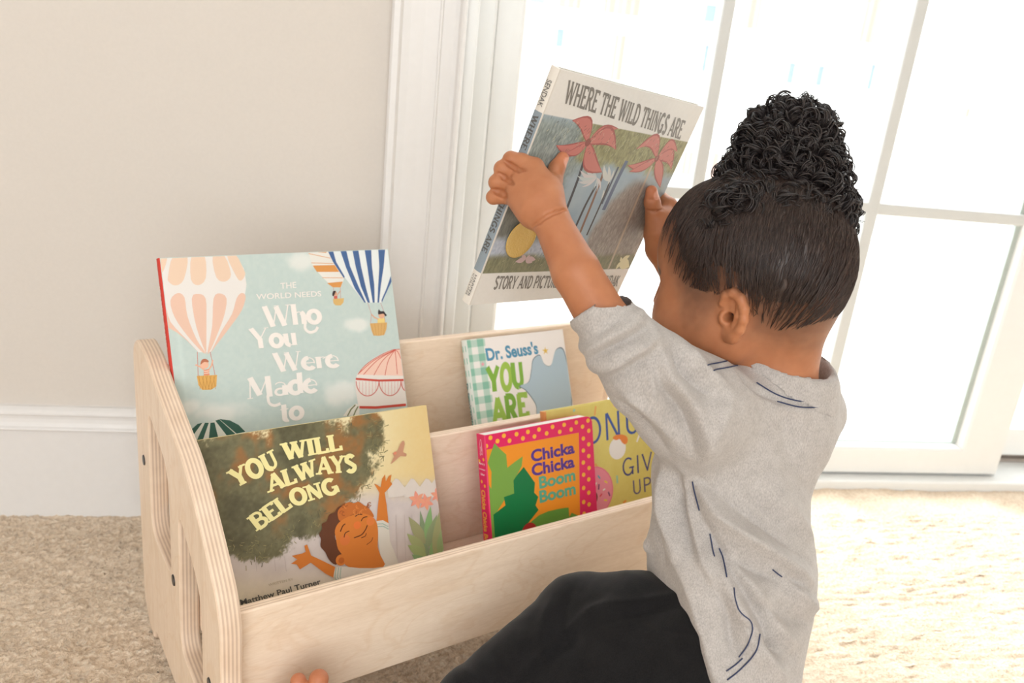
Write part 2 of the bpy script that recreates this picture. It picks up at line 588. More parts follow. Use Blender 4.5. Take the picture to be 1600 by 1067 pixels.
def plywood(name, grain, edge_axis):
    """pale birch veneer; edges show the plies (striped across the thickness, local Y)"""
    k = NT(name)
    tc = k.n('ShaderNodeTexCoord')
    mp = k.n('ShaderNodeMapping')
    mp.inputs['Scale'].default_value = {'x': (1.6, 30, 26), 'z': (34, 30, 1.6)}[grain]
    k.l(tc.outputs['Object'], mp.inputs[0])
    n1 = k.noise(mp.outputs[0], 2.2, 5, 0.6, 0.7)
    n2 = k.noise(k.coords((3, 3, 7) if grain == 'x' else (7, 3, 3)), 1.8, 3, 0.5, 2.0)
    n3 = k.noise(k.coords((40, 40, 260) if grain == 'x' else (260, 40, 40)), 2.0, 2)
    face = k.ramp(n1, [(0.25, rgba((230, 206, 180))), (0.5, rgba((241, 219, 195))), (0.75, rgba((247, 227, 204)))])
    rings = k.ramp(n2, [(0.46, (1, 1, 1, 1)), (0.495, (0.90, 0.82, 0.72, 1)), (0.53, (1, 1, 1, 1))])
    face = k.mix(0.55, face, rings, 'MULTIPLY')
    face = k.mix(0.25, face, k.ramp(n3, [(0.35, rgba((225, 201, 174))), (0.65, rgba((248, 229, 209)))]))
    sx = k.n('ShaderNodeSeparateXYZ')
    k.l(tc.outputs['Object'], sx.inputs[0])
    w = k.n('ShaderNodeMath', operation='MULTIPLY')
    k.l(sx.outputs['Y'], w.inputs[0]); w.inputs[1].default_value = 1 / 0.0037
    fr = k.n('ShaderNodeMath', operation='FRACT')
    k.l(w.outputs[0], fr.inputs[0])
    n4 = k.noise(k.coords((6, 6, 6)), 8, 3)
    plies = k.ramp(fr.outputs[0], [(0.0, rgba((241, 218, 194))), (0.44, rgba((238, 214, 189))), (0.52, rgba((208, 180, 155))), (0.92, rgba((203, 175, 150))), (1.0, rgba((238, 215, 191)))])
    plies = k.mix(0.3, plies, k.ramp(n4, [(0.3, rgba((213, 186, 161))), (0.7, rgba((248, 228, 207)))]))
    ge = k.n('ShaderNodeNewGeometry')
    vt = k.n('ShaderNodeVectorTransform', vector_type='NORMAL', convert_from='WORLD', convert_to='OBJECT')
    k.l(ge.outputs['Normal'], vt.inputs[0])
    s2 = k.n('ShaderNodeSeparateXYZ')
    k.l(vt.outputs[0], s2.inputs[0])
    ab = k.n('ShaderNodeMath', operation='ABSOLUTE')
    k.l(s2.outputs['Y'], ab.inputs[0])
    rp = k.n('ShaderNodeMapRange')
    rp.inputs['From Min'].default_value = 0.45; rp.inputs['From Max'].default_value = 0.85
    k.l(ab.outputs[0], rp.inputs['Value'])
    col = k.mix(rp.outputs[0], plies, face)
    k.set(Base_Color=col, Roughness=0.42, Normal=k.bump(n3, 0.06, 0.001))
    k.bsdf.inputs['Specular IOR Level'].default_value = 0.35
    return k.m


M_plyx = plywood('birch_plywood', 'x', 'y')
M_plyz = plywood('birch_plywood_upright', 'z', 'y')
M_bolt = plain('black_bolt_cap', (38, 36, 36), 0.35)

shelf = thing('book_display_shelf', 'low two-tier birch plywood book display holding front-facing books on the carpet', 'shelf',
              frame(SO, SX, TX, ZZ_))


def fillet(pts, radii, n=6):
    out = []
    m = len(pts)
    P = np.asarray(pts, float)
    for i in range(m):
        r = radii[i] if hasattr(radii, '__len__') else radii
        p, a, b = P[i], P[i - 1], P[(i + 1) % m]
        if r <= 0:
            out.append(p); continue
        da, db = (a - p), (b - p)
        la, lb = np.linalg.norm(da), np.linalg.norm(db)
        r = min(r, la * 0.48, lb * 0.48)
        q0, q1 = p + da / la * r, p + db / lb * r
        for k in range(n + 1):
            t_ = k / n
            out.append((1 - t_) ** 2 * q0 + 2 * t_ * (1 - t_) * p + t_ * t_ * q1)
    return np.array(out)


OUT = fillet([(0.052, 0.030), (0.052, 0.380), (0.026, 0.400), (-0.030, 0.396), (-0.066, 0.381), (-0.150, 0.358), (-0.192, 0.348), (-0.229, 0.329), (-0.275, 0.297),
              (-0.312, 0.266), (-0.325, 0.240), (-0.325, 0.0), (-0.275, 0.0), (-0.262, 0.022), (-0.030, 0.022), (-0.008, 0.016), (-0.004, 0.0), (0.018, 0.0)],
             [0.012, 0.02, 0.024, 0.02, 0.02, 0.02, 0.02, 0.02, 0.02, 0.016, 0.02, 0.006, 0.01, 0.012, 0.004, 0.008, 0.002, 0.01], 5)
H1 = fillet([(-0.026, 0.330), (-0.020, 0.170), (-0.124, 0.170), (-0.124, 0.300)], [0.02, 0.026, 0.022, 0.03], 6)
H2 = fillet([(-0.170, 0.276), (-0.160, 0.100), (-0.257, 0.100), (-0.257, 0.232)], [0.02, 0.026, 0.022, 0.03], 6)


def side_panel(y_s, outer_sign):
    """plate with two hand holes; its own frame: X = shelf depth, Y = thickness, Z = up"""
    cu = bpy.data.curves.new('side', 'CURVE')
    cu.dimensions = '2D'; cu.fill_mode = 'BOTH'
    cu.extrude = TH_S / 2 - 0.0022; cu.bevel_depth = 0.0022; cu.bevel_resolution = 2; cu.offset = -0.0022
    for ring in (OUT, H1, H2):
        sp = cu.splines.new('POLY')
        sp.points.add(len(ring) - 1)
        for p, q in zip(sp.points, ring):
            p.co = (q[0], q[1], 0, 1)
        sp.use_cyclic_u = True
    tmp = bpy.data.objects.new('tmp', cu)
    COL.objects.link(tmp)
    bpy.context.view_layer.update()
    me = bpy.data.meshes.new_from_object(tmp.evaluated_get(bpy.context.evaluated_depsgraph_get()))
    bpy.data.objects.remove(tmp)
    co = np.zeros(len(me.vertices) * 3)
    me.vertices.foreach_get('co', co)
    co = co.reshape(-1, 3)
    co = np.stack([co[:, 0], co[:, 2], co[:, 1]], 1)           # curve plane -> X,Z ; depth -> Y
    me.vertices.foreach_set('co', co.ravel())
    me.flip_normals()
    me.materials.clear(); me.materials.append(M_plyz)
    o = link(bpy.data.objects.new('side_panel', me), shelf)
    # local X of the plate = shelf Y (depth), local Y = -shelf X
    o.matrix_local = Matrix(((0, -1, 0, y_s), (1, 0, 0, 0), (0, 0, 1, 0), (0, 0, 0, 1)))
    for (t_, z_) in ((0.0094, 0.2494), (-0.1362, 0.1726), (-0.285, 0.150)):
        bm_ = bmesh.new()
        bmesh.ops.create_cone(bm_, cap_ends=True, segments=20, radius1=0.0068, radius2=0.0060, depth=0.0016)
        bmesh.ops.rotate(bm_, verts=bm_.verts, cent=(0, 0, 0), matrix=Matrix.Rotation(math.radians(-90 if outer_sign > 0 else 90), 3, 'X'))
        bmesh.ops.translate(bm_, verts=bm_.verts, vec=(t_, outer_sign * (TH_S / 2 + 0.0004), z_))
        bm_obj('bolt_cap', bm_, M_bolt, o)
    return o


side_panel(TH_S / 2, 1)
side_panel(TH_S + INNER + TH_S / 2, -1)


def board(name, t_front, z0, z1, thick=TH_B):
    bm_ = bmesh.new()
    add_box(bm_, (0, 0, 0), (INNER - 0.0006, thick, z1 - z0), 0.0018)
    o = bm_obj(name, bm_, M_plyx, shelf)
    o.location = (TH_S + 0.0003, t_front, z0)
    return o


FLOOR_F, FLOOR_B = 0.152, 0.222
board('front_board', -0.310, 0.120, 0.2415)
board('middle_board', -0.166, 0.118, 0.3085)
board('back_board', -0.032, 0.200, 0.3815)
for (t0, t1, zz) in ((-0.298, -0.166, FLOOR_F), (-0.154, -0.032, FLOOR_B)):   # the two shelf floors
    bm_ = bmesh.new()
    add_box(bm_, (0, 0, 0), (INNER - 0.0006, 0.012, t1 - t0 - 0.0006), 0.0015)
    o = bm_obj('shelf_floor', bm_, M_plyx, shelf)
    o.matrix_local = Matrix(((1, 0, 0, TH_S + 0.0003), (0, 0, 1, t0 + 0.0003), (0, -1, 0, zz), (0, 0, 0, 1)))

# ================================================================== printed covers
k = NT('printed_cover')
vc = k.n('ShaderNodeVertexColor', layer_name='Col')
nz = k.noise(k.coords(), 900.0, 2)
k.set(Base_Color=vc.outputs[0], Roughness=0.38, Normal=k.bump(nz, 0.03, 0.0005))
k.bsdf.inputs['Specular IOR Level'].default_value = 0.4
M_print = k.m
k = NT('matte_printed_cover')
vc = k.n('ShaderNodeVertexColor', layer_name='Col')
nz = k.noise(k.coords((1, 1, 1)), 700.0, 2)
k.set(Base_Color=vc.outputs[0], Roughness=0.62, Normal=k.bump(nz, 0.06, 0.0005))
k.bsdf.inputs['Specular IOR Level'].default_value = 0.25
M_matte = k.m


def pages_material():
    k = NT('page_edges')
    v = k.coords((3, 3, 900))
    nz = k.noise(v, 2.0, 2)
    k.set(Base_Color=k.ramp(nz, [(0.35, rgba((214, 206, 190))), (0.65, rgba((244, 240, 230)))]), Roughness=0.8)
    return k.m


M_pages = pages_material()


def vnoise(p, seed, octaves=4, gain=0.55):
    """value noise in two dimensions"""
    r = np.random.default_rng(seed)
    tab = r.random((64, 64))
    out = 0; amp = 1; tot = 0
    q = np.asarray(p, float)
    for _ in range(octaves):
        i = np.floor(q).astype(int); f = q - i; f = f * f * (3 - 2 * f)
        a = tab[i[:, 0] % 64, i[:, 1] % 64]; b = tab[(i[:, 0] + 1) % 64, i[:, 1] % 64]
        c = tab[i[:, 0] % 64, (i[:, 1] + 1) % 64]; d = tab[(i[:, 0] + 1) % 64, (i[:, 1] + 1) % 64]
        out = out + amp * ((a * (1 - f[:, 0]) + b * f[:, 0]) * (1 - f[:, 1]) + (c * (1 - f[:, 0]) + d * f[:, 0]) * f[:, 1])
        tot += amp; amp *= gain; q = q * 2.03 + 17.3
    return out / tot


def sstep(a, b, x):
    t_ = np.clip((x - a) / (b - a), 0, 1)
    return t_ * t_ * (3 - 2 * t_)


def lerp(a, b, f):
    f = np.asarray(f)[:, None]
    return np.asarray(a, float) * (1 - f) + np.asarray(b, float) * f


# --- a small alphabet drawn with strokes: glyph = (advance, [(weight, points)...], serif feet [(x, y)])
def arc(cx, cy, rx, ry, a0, a1, n=14):
    a = np.radians(np.linspace(a0, a1, n))
    return [(cx + rx * math.cos(t_), cy + ry * math.sin(t_)) for t_ in a]


GL = {
    'A': (.80, [('t', [(.06, 0), (.40, 1)]), ('T', [(.38, 1), (.74, 0)]), ('t', [(.17, .32), (.60, .32)])], [(.06, 0), (.74, 0)]),
    'B': (.74, [('T', [(.15, 0), (.15, 1)]), ('t', [(.12, .96)] + arc(.36, .75, .24, .22, 90, -90) + [(.12, .53)]), ('m', [(.12, .52)] + arc(.38, .28, .28, .25, 90, -90) + [(.12, .04)])], [(.12, 0), (.12, 1)]),
    'C': (.76, [('T', arc(.42, .5, .32, .46, 50, 310, 22))], []),
    'D': (.80, [('T', [(.16, 0), (.16, 1)]), ('m', [(.12, .96)] + arc(.32, .5, .38, .46, 90, -90, 18) + [(.12, .04)])], [(.12, 0), (.12, 1)]),
    'E': (.68, [('T', [(.15, 0), (.15, 1)]), ('t', [(.1, .95), (.60, .95), (.60, .80)]), ('t', [(.15, .52), (.50, .52)]), ('t', [(.1, .05), (.62, .05), (.62, .22)])], [(.10, 0), (.10, 1)]),
    'G': (.82, [('T', arc(.42, .5, .33, .46, 48, 330, 22)), ('T', [(.70, .02), (.70, .40)]), ('t', [(.48, .42), (.80, .42)])], []),
    'H': (.82, [('T', [(.16, 0), (.16, 1)]), ('T', [(.66, 0), (.66, 1)]), ('t', [(.16, .5), (.66, .5)])], [(.16, 0), (.16, 1), (.66, 0), (.66, 1)]),
    'I': (.36, [('T', [(.18, 0), (.18, 1)])], [(.18, 0), (.18, 1)]),
    'K': (.78, [('T', [(.15, 0), (.15, 1)]), ('t', [(.64, 1), (.2, .45)]), ('T', [(.32, .58), (.68, 0)])], [(.15, 0), (.15, 1), (.68, 0)]),
    'L': (.66, [('T', [(.16, 0), (.16, 1)]), ('t', [(.1, .05), (.60, .05), (.60, .26)])], [(.16, 1), (.10, 0)]),
    'M': (.98, [('t', [(.12, 0), (.16, 1)]), ('T', [(.16, 1), (.48, .12)]), ('t', [(.48, .12), (.80, 1)]), ('T', [(.80, 1), (.84, 0)])], [(.12, 0), (.84, 0)]),
    'N': (.84, [('t', [(.15, 0), (.15, 1)]), ('T', [(.17, 1), (.66, 0)]), ('t', [(.68, 0), (.68, 1)])], [(.15, 0), (.10, 1), (.68, 1)]),
    'O': (.82, [('T', arc(.41, .5, .32, .46, 70, 290, 18)), ('T', arc(.41, .5, .32, .46, -110, 110, 18))], []),
    'P': (.70, [('T', [(.15, 0), (.15, 1)]), ('m', [(.12, .96)] + arc(.36, .72, .26, .24, 90, -90) + [(.12, .48)])], [(.15, 0), (.12, 1)]),
    'R': (.78, [('T', [(.15, 0), (.15, 1)]), ('m', [(.12, .96)] + arc(.36, .73, .25, .23, 90, -90) + [(.12, .50)]), ('T', [(.34, .52), (.66, 0)])], [(.15, 0), (.12, 1), (.68, 0)]),
    'S': (.68, [('T', arc(.34, .73, .22, .23, 30, 200, 14) + [(.24, .58), (.44, .44)] + arc(.34, .27, .23, .23, 20, -150, 14))], []),
    'T': (.74, [('T', [(.37, 0), (.37, 1)]), ('t', [(.05, .78), (.05, .95), (.69, .95), (.69, .78)])], [(.37, 0)]),
    'U': (.80, [('T', [(.17, 1), (.17, .34)] + arc(.41, .32, .24, .28, 180, 270, 8)), ('t', arc(.41, .32, .24, .28, 270, 360, 8) + [(.65, 1)])], [(.17, 1), (.65, 1)]),
    'V': (.78, [('T', [(.08, 1), (.40, 0)]), ('t', [(.38, 0), (.70, 1)])], [(.08, 1), (.70, 1)]),
    'W': (1.12, [('T', [(.09, 1), (.34, 0)]), ('t', [(.34, 0), (.56, .95)]), ('T', [(.54, .95), (.80, 0)]), ('t', [(.80, 0), (1.03, 1)])], [(.09, 1), (.56, 1), (1.03, 1)]),
    'X': (.76, [('T', [(.1, 1), (.66, 0)]), ('t', [(.64, 1), (.1, 0)])], []),
    'Y': (.80, [('T', [(.08, 1), (.40, .44)]), ('t', [(.72, 1), (.40, .44)]), ('T', [(.40, .48), (.40, 0)])], [(.08, 1), (.72, 1), (.40, 0)]),
    'a': (.58, [('t', arc(.28, .46, .20, .18, 150, 0, 10)), ('T', [(.46, .48), (.46, 0)]), ('m', arc(.27, .18, .17, .16, 60, 380, 16))], [(.48, 0)]),
    'd': (.62, [('T', arc(.30, .32, .22, .29, 60, 300, 16)), ('T', [(.48, 0), (.48, 1.02)])], [(.48, 1.0), (.52, 0)]),
    'e': (.58, [('T', arc(.30, .32, .23, .29, 90, 320, 18)), ('t', arc(.30, .34, .22, .27, 90, -10, 8)), ('t', [(.10, .34), (.52, .34)])], []),
    'h': (.64, [('T', [(.14, 0), (.14, 1)]), ('t', arc(.32, .40, .18, .2, 170, 60, 8)), ('T', arc(.32, .40, .18, .2, 60, 0, 6) + [(.50, .30), (.50, 0)])], [(.14, 0), (.10, 1), (.50, 0)]),
    'o': (.62, [('T', arc(.31, .31, .23, .29, 75, 285, 16)), ('T', arc(.31, .31, .23, .29, -105, 105, 16))], []),
    'r': (.46, [('T', [(.14, 0), (.14, .62)]), ('t', arc(.32, .40, .17, .19, 170, 50, 8)), ('T', [(.40, .56), (.42, .53)])], [(.14, 0), (.10, .6)]),
    't': (.40, [('T', [(.18, .85), (.18, .16)] + arc(.28, .14, .10, .12, 180, 300, 6)), ('t', [(.02, .60), (.36, .60)])], []),
    'u': (.64, [('T', [(.14, .62), (.14, .2)] + arc(.30, .2, .16, .18, 180, 270, 6)), ('t', arc(.30, .2, .17, .18, 270, 350, 6)), ('T', [(.48, .62), (.48, 0)])], [(.10, .6), (.46, .6), (.50, 0)]),
    'i': (.28, [('T', [(.14, 0), (.14, .62)]), ('T', [(.14, .80), (.14, .92)])], [(.14, 0), (.10, .6)]),
    "'": (.20, [('T', [(.12, 1), (.07, .74)])], []),
    '.': (.24, [('T', [(.12, .0), (.12, .13)])], []),
    's': (.52, [('T', arc(.26, .46, .16, .15, 30, 200, 10) + [(.2, .35), (.32, .27)] + arc(.26, .16, .17, .15, 20, -150, 10))], []),
    ' ': (.36, [], []),
}


def ribbon(pts, w):
    P = np.asarray(pts, float)
    keep = [0] + [i for i in range(1, len(P)) if np.linalg.norm(P[i] - P[i - 1]) > 1e-6]
    P = P[keep]
    T = np.diff(P, axis=0)
    T /= np.linalg.norm(T, axis=1)[:, None]
    N = np.stack([-T[:, 1], T[:, 0]], 1)
    M = np.zeros_like(P)
    M[0], M[-1] = N[0], N[-1]
    for i in range(1, len(P) - 1):
        m_ = N[i - 1] + N[i]
        l_ = np.linalg.norm(m_)
        M[i] = m_ / l_ / max(0.45, l_ / 2) if l_ > 1e-6 else N[i]
    w_ = np.broadcast_to(np.asarray(w, float), (len(P),))[:, None] / 2
    A, B = P + M * w_, P - M * w_
    V = np.concatenate([A, B]); n = len(P)
    F = [(i, i + 1, n + i + 1, n + i) for i in range(n - 1)]
    return V, F


STYLES = {            # thick, thin, middle weights; serif length and height; horizontal squeeze of the letter
    'slab': dict(T=.265, t=.155, m=.205, ser=.37, sh=.105, gap=.02),
    'display': dict(T=.215, t=.05, m=.10, ser=.20, sh=.035, gap=-.02),
    'narrow': dict(T=.20, t=.13, m=.17, ser=.24, sh=.08, gap=.02),
    'mono': dict(T=.10, t=.095, m=.10, ser=0, sh=0, gap=.06),
    'round': dict(T=.155, t=.15, m=.155, ser=0, sh=0, gap=.04),
    'chunky': dict(T=.27, t=.23, m=.24, ser=0, sh=0, gap=.0),
}


def stroke_text(txt, style):
    """quads in a box: x from 0 to the whole advance, cap height 1"""
    st = STYLES[style]
    V, F, x = [], [], 0.0
    k = 0
    lay = []                                        # a hair of height per stroke, so that crossing strokes never share a plane
    for ch in txt:
        adv, strokes, feet = GL.get(ch, GL.get(ch.upper()))
        for wgt, pts in strokes:
            v, f = ribbon(pts, st[wgt])
            V.append(v + [x, 0]); F += [tuple(i + k for i in q) for q in f]; k += len(v)
            lay.append((len(v), len(lay)))
        if st['ser']:
            for (fx, fy) in feet:
                hgt = st['sh']
                y0_ = fy if fy < .3 else fy - hgt
                a, b = fx - st['ser'] / 2, fx + st['ser'] / 2
                v = np.array([(a, y0_), (b, y0_), (b, y0_ + hgt), (a, y0_ + hgt)])
                V.append(v + [x, 0]); F.append((k, k + 1, k + 2, k + 3)); k += 4
                lay.append((4, len(lay)))
        x += adv + st['gap']
    z_ = np.concatenate([np.full(n_, (i_ % 9) * 0.0000025) for n_, i_ in lay])
    return np.column_stack([np.concatenate(V), z_]), F, x - st['gap']


_FONT = {}


def font_text(txt, fat=0.0):
    """the plain built-in face, flattened to a mesh"""
    cu = bpy.data.curves.new('t', 'FONT')
    cu.body = txt
    cu.size = 1.0; cu.resolution_u = 4; cu.offset = fat
    o = bpy.data.objects.new('t', cu)
    COL.objects.link(o)
    bpy.context.view_layer.update()
    me = bpy.data.meshes.new_from_object(o.evaluated_get(bpy.context.evaluated_depsgraph_get()))
    bpy.data.objects.remove(o)
    V = np.array([v.co[:2] for v in me.vertices]); F = [tuple(p.vertices) for p in me.polygons]
    bpy.data.meshes.remove(me)
    return V, F


def clip_poly(P, lo, hi):
    P = [np.asarray(p, float) for p in P]
    for ax in (0, 1):
        for sgn, lim in ((1, lo[ax]), (-1, hi[ax])):
            out = []
            for i in range(len(P)):
                a, b = P[i - 1], P[i]
                ia, ib = sgn * (a[ax] - lim) >= 0, sgn * (b[ax] - lim) >= 0
                if ia != ib:
                    t_ = (lim - a[ax]) / (b[ax] - a[ax])
                    out.append(a + (b - a) * t_)
                if ib:
                    out.append(b)
            P = out
            if len(P) < 3:
                return []
    return P


class Cover:
    """a printed sheet on the front of a book; the art is drawn on it in cover metres (u right, v up)"""
    def __init__(self, o, ex, ey, w, h):
        self.o, self.ex, self.ey, self.n = o, ex, ey, np.cross(ex, ey)
        self.w, self.h = w, h
        self.s = Soup()
        self.z = 0.00010
        self.lo, self.hi = (0.0006, 0.0006), (w - 0.0006, h - 0.0006)

    def uv(self, pts):
        out = []
        for (x, y) in pts:
            q = on_plane(x, y, self.o, self.n) - self.o
            out.append((q @ self.ex, q @ self.ey))
        return np.array(out)

    def up(self):
        self.z += 0.000004

    def bg(self, fn, res=0.0016):
        nx_, ny_ = max(2, int(self.w / res)), max(2, int(self.h / res))
        U, W_ = np.meshgrid(np.linspace(0, self.w, nx_), np.linspace(0, self.h, ny_), indexing='ij')
        uv = np.stack([U.ravel(), W_.ravel()], 1)
        i_ = np.arange((nx_ - 1) * ny_).reshape(nx_ - 1, ny_)[:, :-1].ravel()
        F = np.stack([i_, i_ + ny_, i_ + ny_ + 1, i_ + 1], 1)
        self.s.add(np.column_stack([uv, np.full(len(uv), self.z)]), F, fn(uv))
        self.up()

    def upoly(self, P, c):
        P = clip_poly(P, self.lo, self.hi)
        if len(P) >= 3:
            P = np.array(P)
            self.s.add(np.column_stack([P, np.full(len(P), self.z)]), [tuple(range(len(P)))], s2l(c) if np.ndim(c) == 1 else c)

    def poly(self, pts, c, smooth=False, n=5):
        P = self.uv(pts)
        if smooth:
            P = crom(P, True, n)
        self.upoly(P, c); self.up()

    def line(self, pts, w, c, smooth=False, n=6):
        P = self.uv(pts)
        if smooth:
            P = crom(P, False, n)
        V, F = ribbon(P, w)
        for f in F:
            self.upoly(V[list(f)], c)
        self.up()

    def disc(self, p, r, c, n=18, ry=None):
        q = self.uv([p])[0]
        a = np.linspace(0, 2 * np.pi, n, endpoint=False)
        self.upoly(np.stack([q[0] + r * np.cos(a), q[1] + (ry or r) * np.sin(a)], 1), c)
        self.up()

    def text(self, txt, p0, p1, top, c, style=None, fat=0.0, cap=None):
        """baseline from p0 to p1, `top` above p0 at cap height"""
        a, b, t_ = self.uv([p0, p1, top])
        if style:
            V, F, wd = stroke_text(txt, style)
            zz_ = V[:, 2]; V = V[:, :2]
            x0_ = 0.0
        else:
            V, F = font_text(txt, fat)
            x0_ = V[:, 0].min(); wd = V[:, 0].max() - x0_
            V = V / [1, 0.729 if cap is None else cap]
            zz_ = np.zeros(len(V))
        X = (V[:, 0] - x0_) / wd
        P = a + X[:, None] * (b - a) + V[:, 1:2] * (t_ - a)
        cc = s2l(c)
        ok = (P[:, 0] > self.lo[0]) & (P[:, 0] < self.hi[0]) & (P[:, 1] > self.lo[1]) & (P[:, 1] < self.hi[1])
        F = [f for f in F if all(ok[i] for i in f)]
        if F:
            self.s.add(np.column_stack([P, self.z + zz_]), F, cc)
        self.up(); self.z += 0.000022


def joint_profile(w, th):
    return [(0, 0)]


def hard_book(label, cv, thick, art_mat, spine_c, back_c, spine_art=None, cat='book', group=None, board_=0.0026, square=0.003, round_spine=0.0):
    """cover boards, spine, page block; local frame u, v, towards the reader"""
    M = frame(cv.o, cv.ex, cv.ey, cv.n)
    r = thing('picture_book', label, cat, M, group)
    w, h = cv.w, cv.h
    # front board with the printed sheet on it
    bm_ = bmesh.new()
    add_box(bm_, (0.0, 0, -board_), (w, h, 0.0), 0.0008)
    bmesh.ops.triangulate(bm_, faces=bm_.faces)
    s_ = Soup()
    bm_.verts.index_update()
    s_.add([v.co[:] for v in bm_.verts], [[v.index for v in f.verts] for f in bm_.faces], s2l(back_c))
    bm_.free()
    s_.add(np.concatenate(cv.s.v), cv.s.f, np.concatenate(cv.s.c))
    s_.build('front_cover', art_mat, r)
    bm_ = bmesh.new()
    add_box(bm_, (0.0, 0, -thick), (w, h, -thick + board_), 0.0008)
    s_ = Soup(); bm_.verts.index_update()
    s_.add([v.co[:] for v in bm_.verts], [[v.index for v in f.verts] for f in bm_.faces], s2l(back_c)); bm_.free()
    s_.build('back_cover', art_mat, r)
    # spine
    n_ = 9
    a = np.linspace(-1, 1, n_)
    px_ = -0.0016 - round_spine * (1 - a * a)
    pz_ = -thick / 2 + a * (thick / 2)
    prof = [(x_, z_) for x_, z_ in zip(px_, pz_)] + [(0.0014, 0.0), (0.0014, -thick)]
    V = [(x_, y_, z_) for y_ in (0, h) for x_, z_ in prof]
    m_ = len(prof)
    F = [(i, (i + 1) % m_, m_ + (i + 1) % m_, m_ + i) for i in range(m_)] + [tuple(range(m_ - 1, -1, -1)), tuple(range(m_, 2 * m_))]
    s_ = Soup(); s_.add(V, F, s2l(spine_c))
    if spine_art:
        spine_art(s_, thick, h, lambda z_: -0.0018 - round_spine * (1 - (2 * (z_ + thick / 2) / thick) ** 2))
    s_.build('spine', art_mat, r)
    bm_ = bmesh.new()
    add_box(bm_, (0.0016, square, -thick + board_ + 0.0002), (w - square, h - square, -board_ - 0.0002), 0.0004)
    bm_obj('page_block', bm_, M_pages, r)
    return r


def spine_text(s_, txt, v0, v1, zc, hgt, c, xfun, down=True, style=None, fat=0.0):
    """lettering running down (or up) the spine between heights v0 and v1"""
    if style:
        V, F, wd = stroke_text(txt, style); x0_ = 0; V = V[:, :2]
    else:
        V, F = font_text(txt, fat); x0_ = V[:, 0].min(); wd = V[:, 0].max() - x0_; V = V / [1, 0.729]
    X = (V[:, 0] - x0_) / wd
    vv = v0 + X * (v1 - v0)
    # letters read from top to bottom: their tops point away from the back cover
    zz = zc + (V[:, 1] - 0.5) * hgt * (1 if down else -1)
    s_.add(np.column_stack([[xfun(z_) - 0.00025 for z_ in zz], vv, zz]), F, s2l(c))


def shelf_cover(TL, TR, t_top, lean, floor, th, w=None):
    P = on_plane(TL[0], TL[1], SO + TX * t_top, TX)
    Q = on_plane(TR[0], TR[1], SO + TX * t_top, TX)
    a = math.radians(lean)
    ex = SX
    ey = ZZ_ * math.cos(a) + TX * math.sin(a)
    w = w or float((Q - P) @ SX)
    P = P.copy(); P[2] = (P[2] + Q[2]) / 2 if abs(P[2] - Q[2]) < 0.012 else P[2]
    h = float((P[2] - th * math.sin(a) - floor - 0.0006) / math.cos(a))   # the book stands on the shelf floor
    o = P - ey * h
    return Cover(o, ex, ey, w, h)

# ================================================================== the picture books
def zm(x0_, y0_, s_):
    """read coordinates off an enlarged view"""
    return lambda *pts: [(x0_ + x / s_, y0_ + y / s_) for x, y in pts]


def project(P):
    q = np.asarray(P) - CAM_LOC
    z = q @ CF
    return np.stack([800 + FPX * (q @ CR) / z, 533.5 - FPX * (q @ CU) / z], -1)


def cover_px(cv, uv):
    return project(cv.o + uv[:, :1] * cv.ex + uv[:, 1:2] * cv.ey)


def leaf(cv, base, tip, width, c, bend=0.0):
    a, b = cv.uv([base, tip])
    d = b - a
    n_ = np.array([-d[1], d[0]])
    t_ = np.linspace(0, 1, 9)
    mid = a + t_[:, None] * d + (np.sin(np.pi * t_) * bend)[:, None] * n_
    wd = np.sin(np.pi * t_ ** 0.8) * width
    P = np.concatenate([mid + wd[:, None] * n_, (mid - wd[:, None] * n_)[::-1]])
    cv.upoly(P, c); cv.up()


# ------------------------------------------------------------ balloons book
cv = shelf_cover((249.5, 402), (606, 390), -0.004, 23.5, FLOOR_B, 0.0105)
W = zm(200, 370, 3.2326)
Y6 = zm(480, 380, 4.106)
Z7 = zm(235, 390, 3.556)


def bg_balloon(uv):
    p = cover_px(cv, uv)
    n_ = vnoise(uv * 260, 3); n2_ = vnoise(uv * 45, 4)
    c = lerp((188, 204, 200), (200, 212, 206), n_)
    cloud = np.zeros(len(uv))
    for (x, y), rx, ry in ((W((900, 120))[0], 34, 18), (W((1160, 440))[0], 26, 13), (W((1090, 790))[0], 34, 26), (W((470, 890))[0], 60, 22),
                           (W((300, 860))[0], 30, 16)):
        d = np.hypot((p[:, 0] - x) / rx, (p[:, 1] - y) / ry)
        cloud = np.maximum(cloud, sstep(1.1, 0.35, d + 0.9 * (n2_ - 0.5)))
    c = lerp(c, (226, 226, 220), cloud) if False else c * (1 - cloud[:, None] * .8) + np.array((230, 230, 224)) * cloud[:, None] * .8
    g = np.clip((uv[:, 0] - 0.006) / 0.004, 0, 1) * np.clip((0.014 - uv[:, 0]) / 0.004, 0, 1)
    c = c + g[:, None] * 6
    return s2l(c)


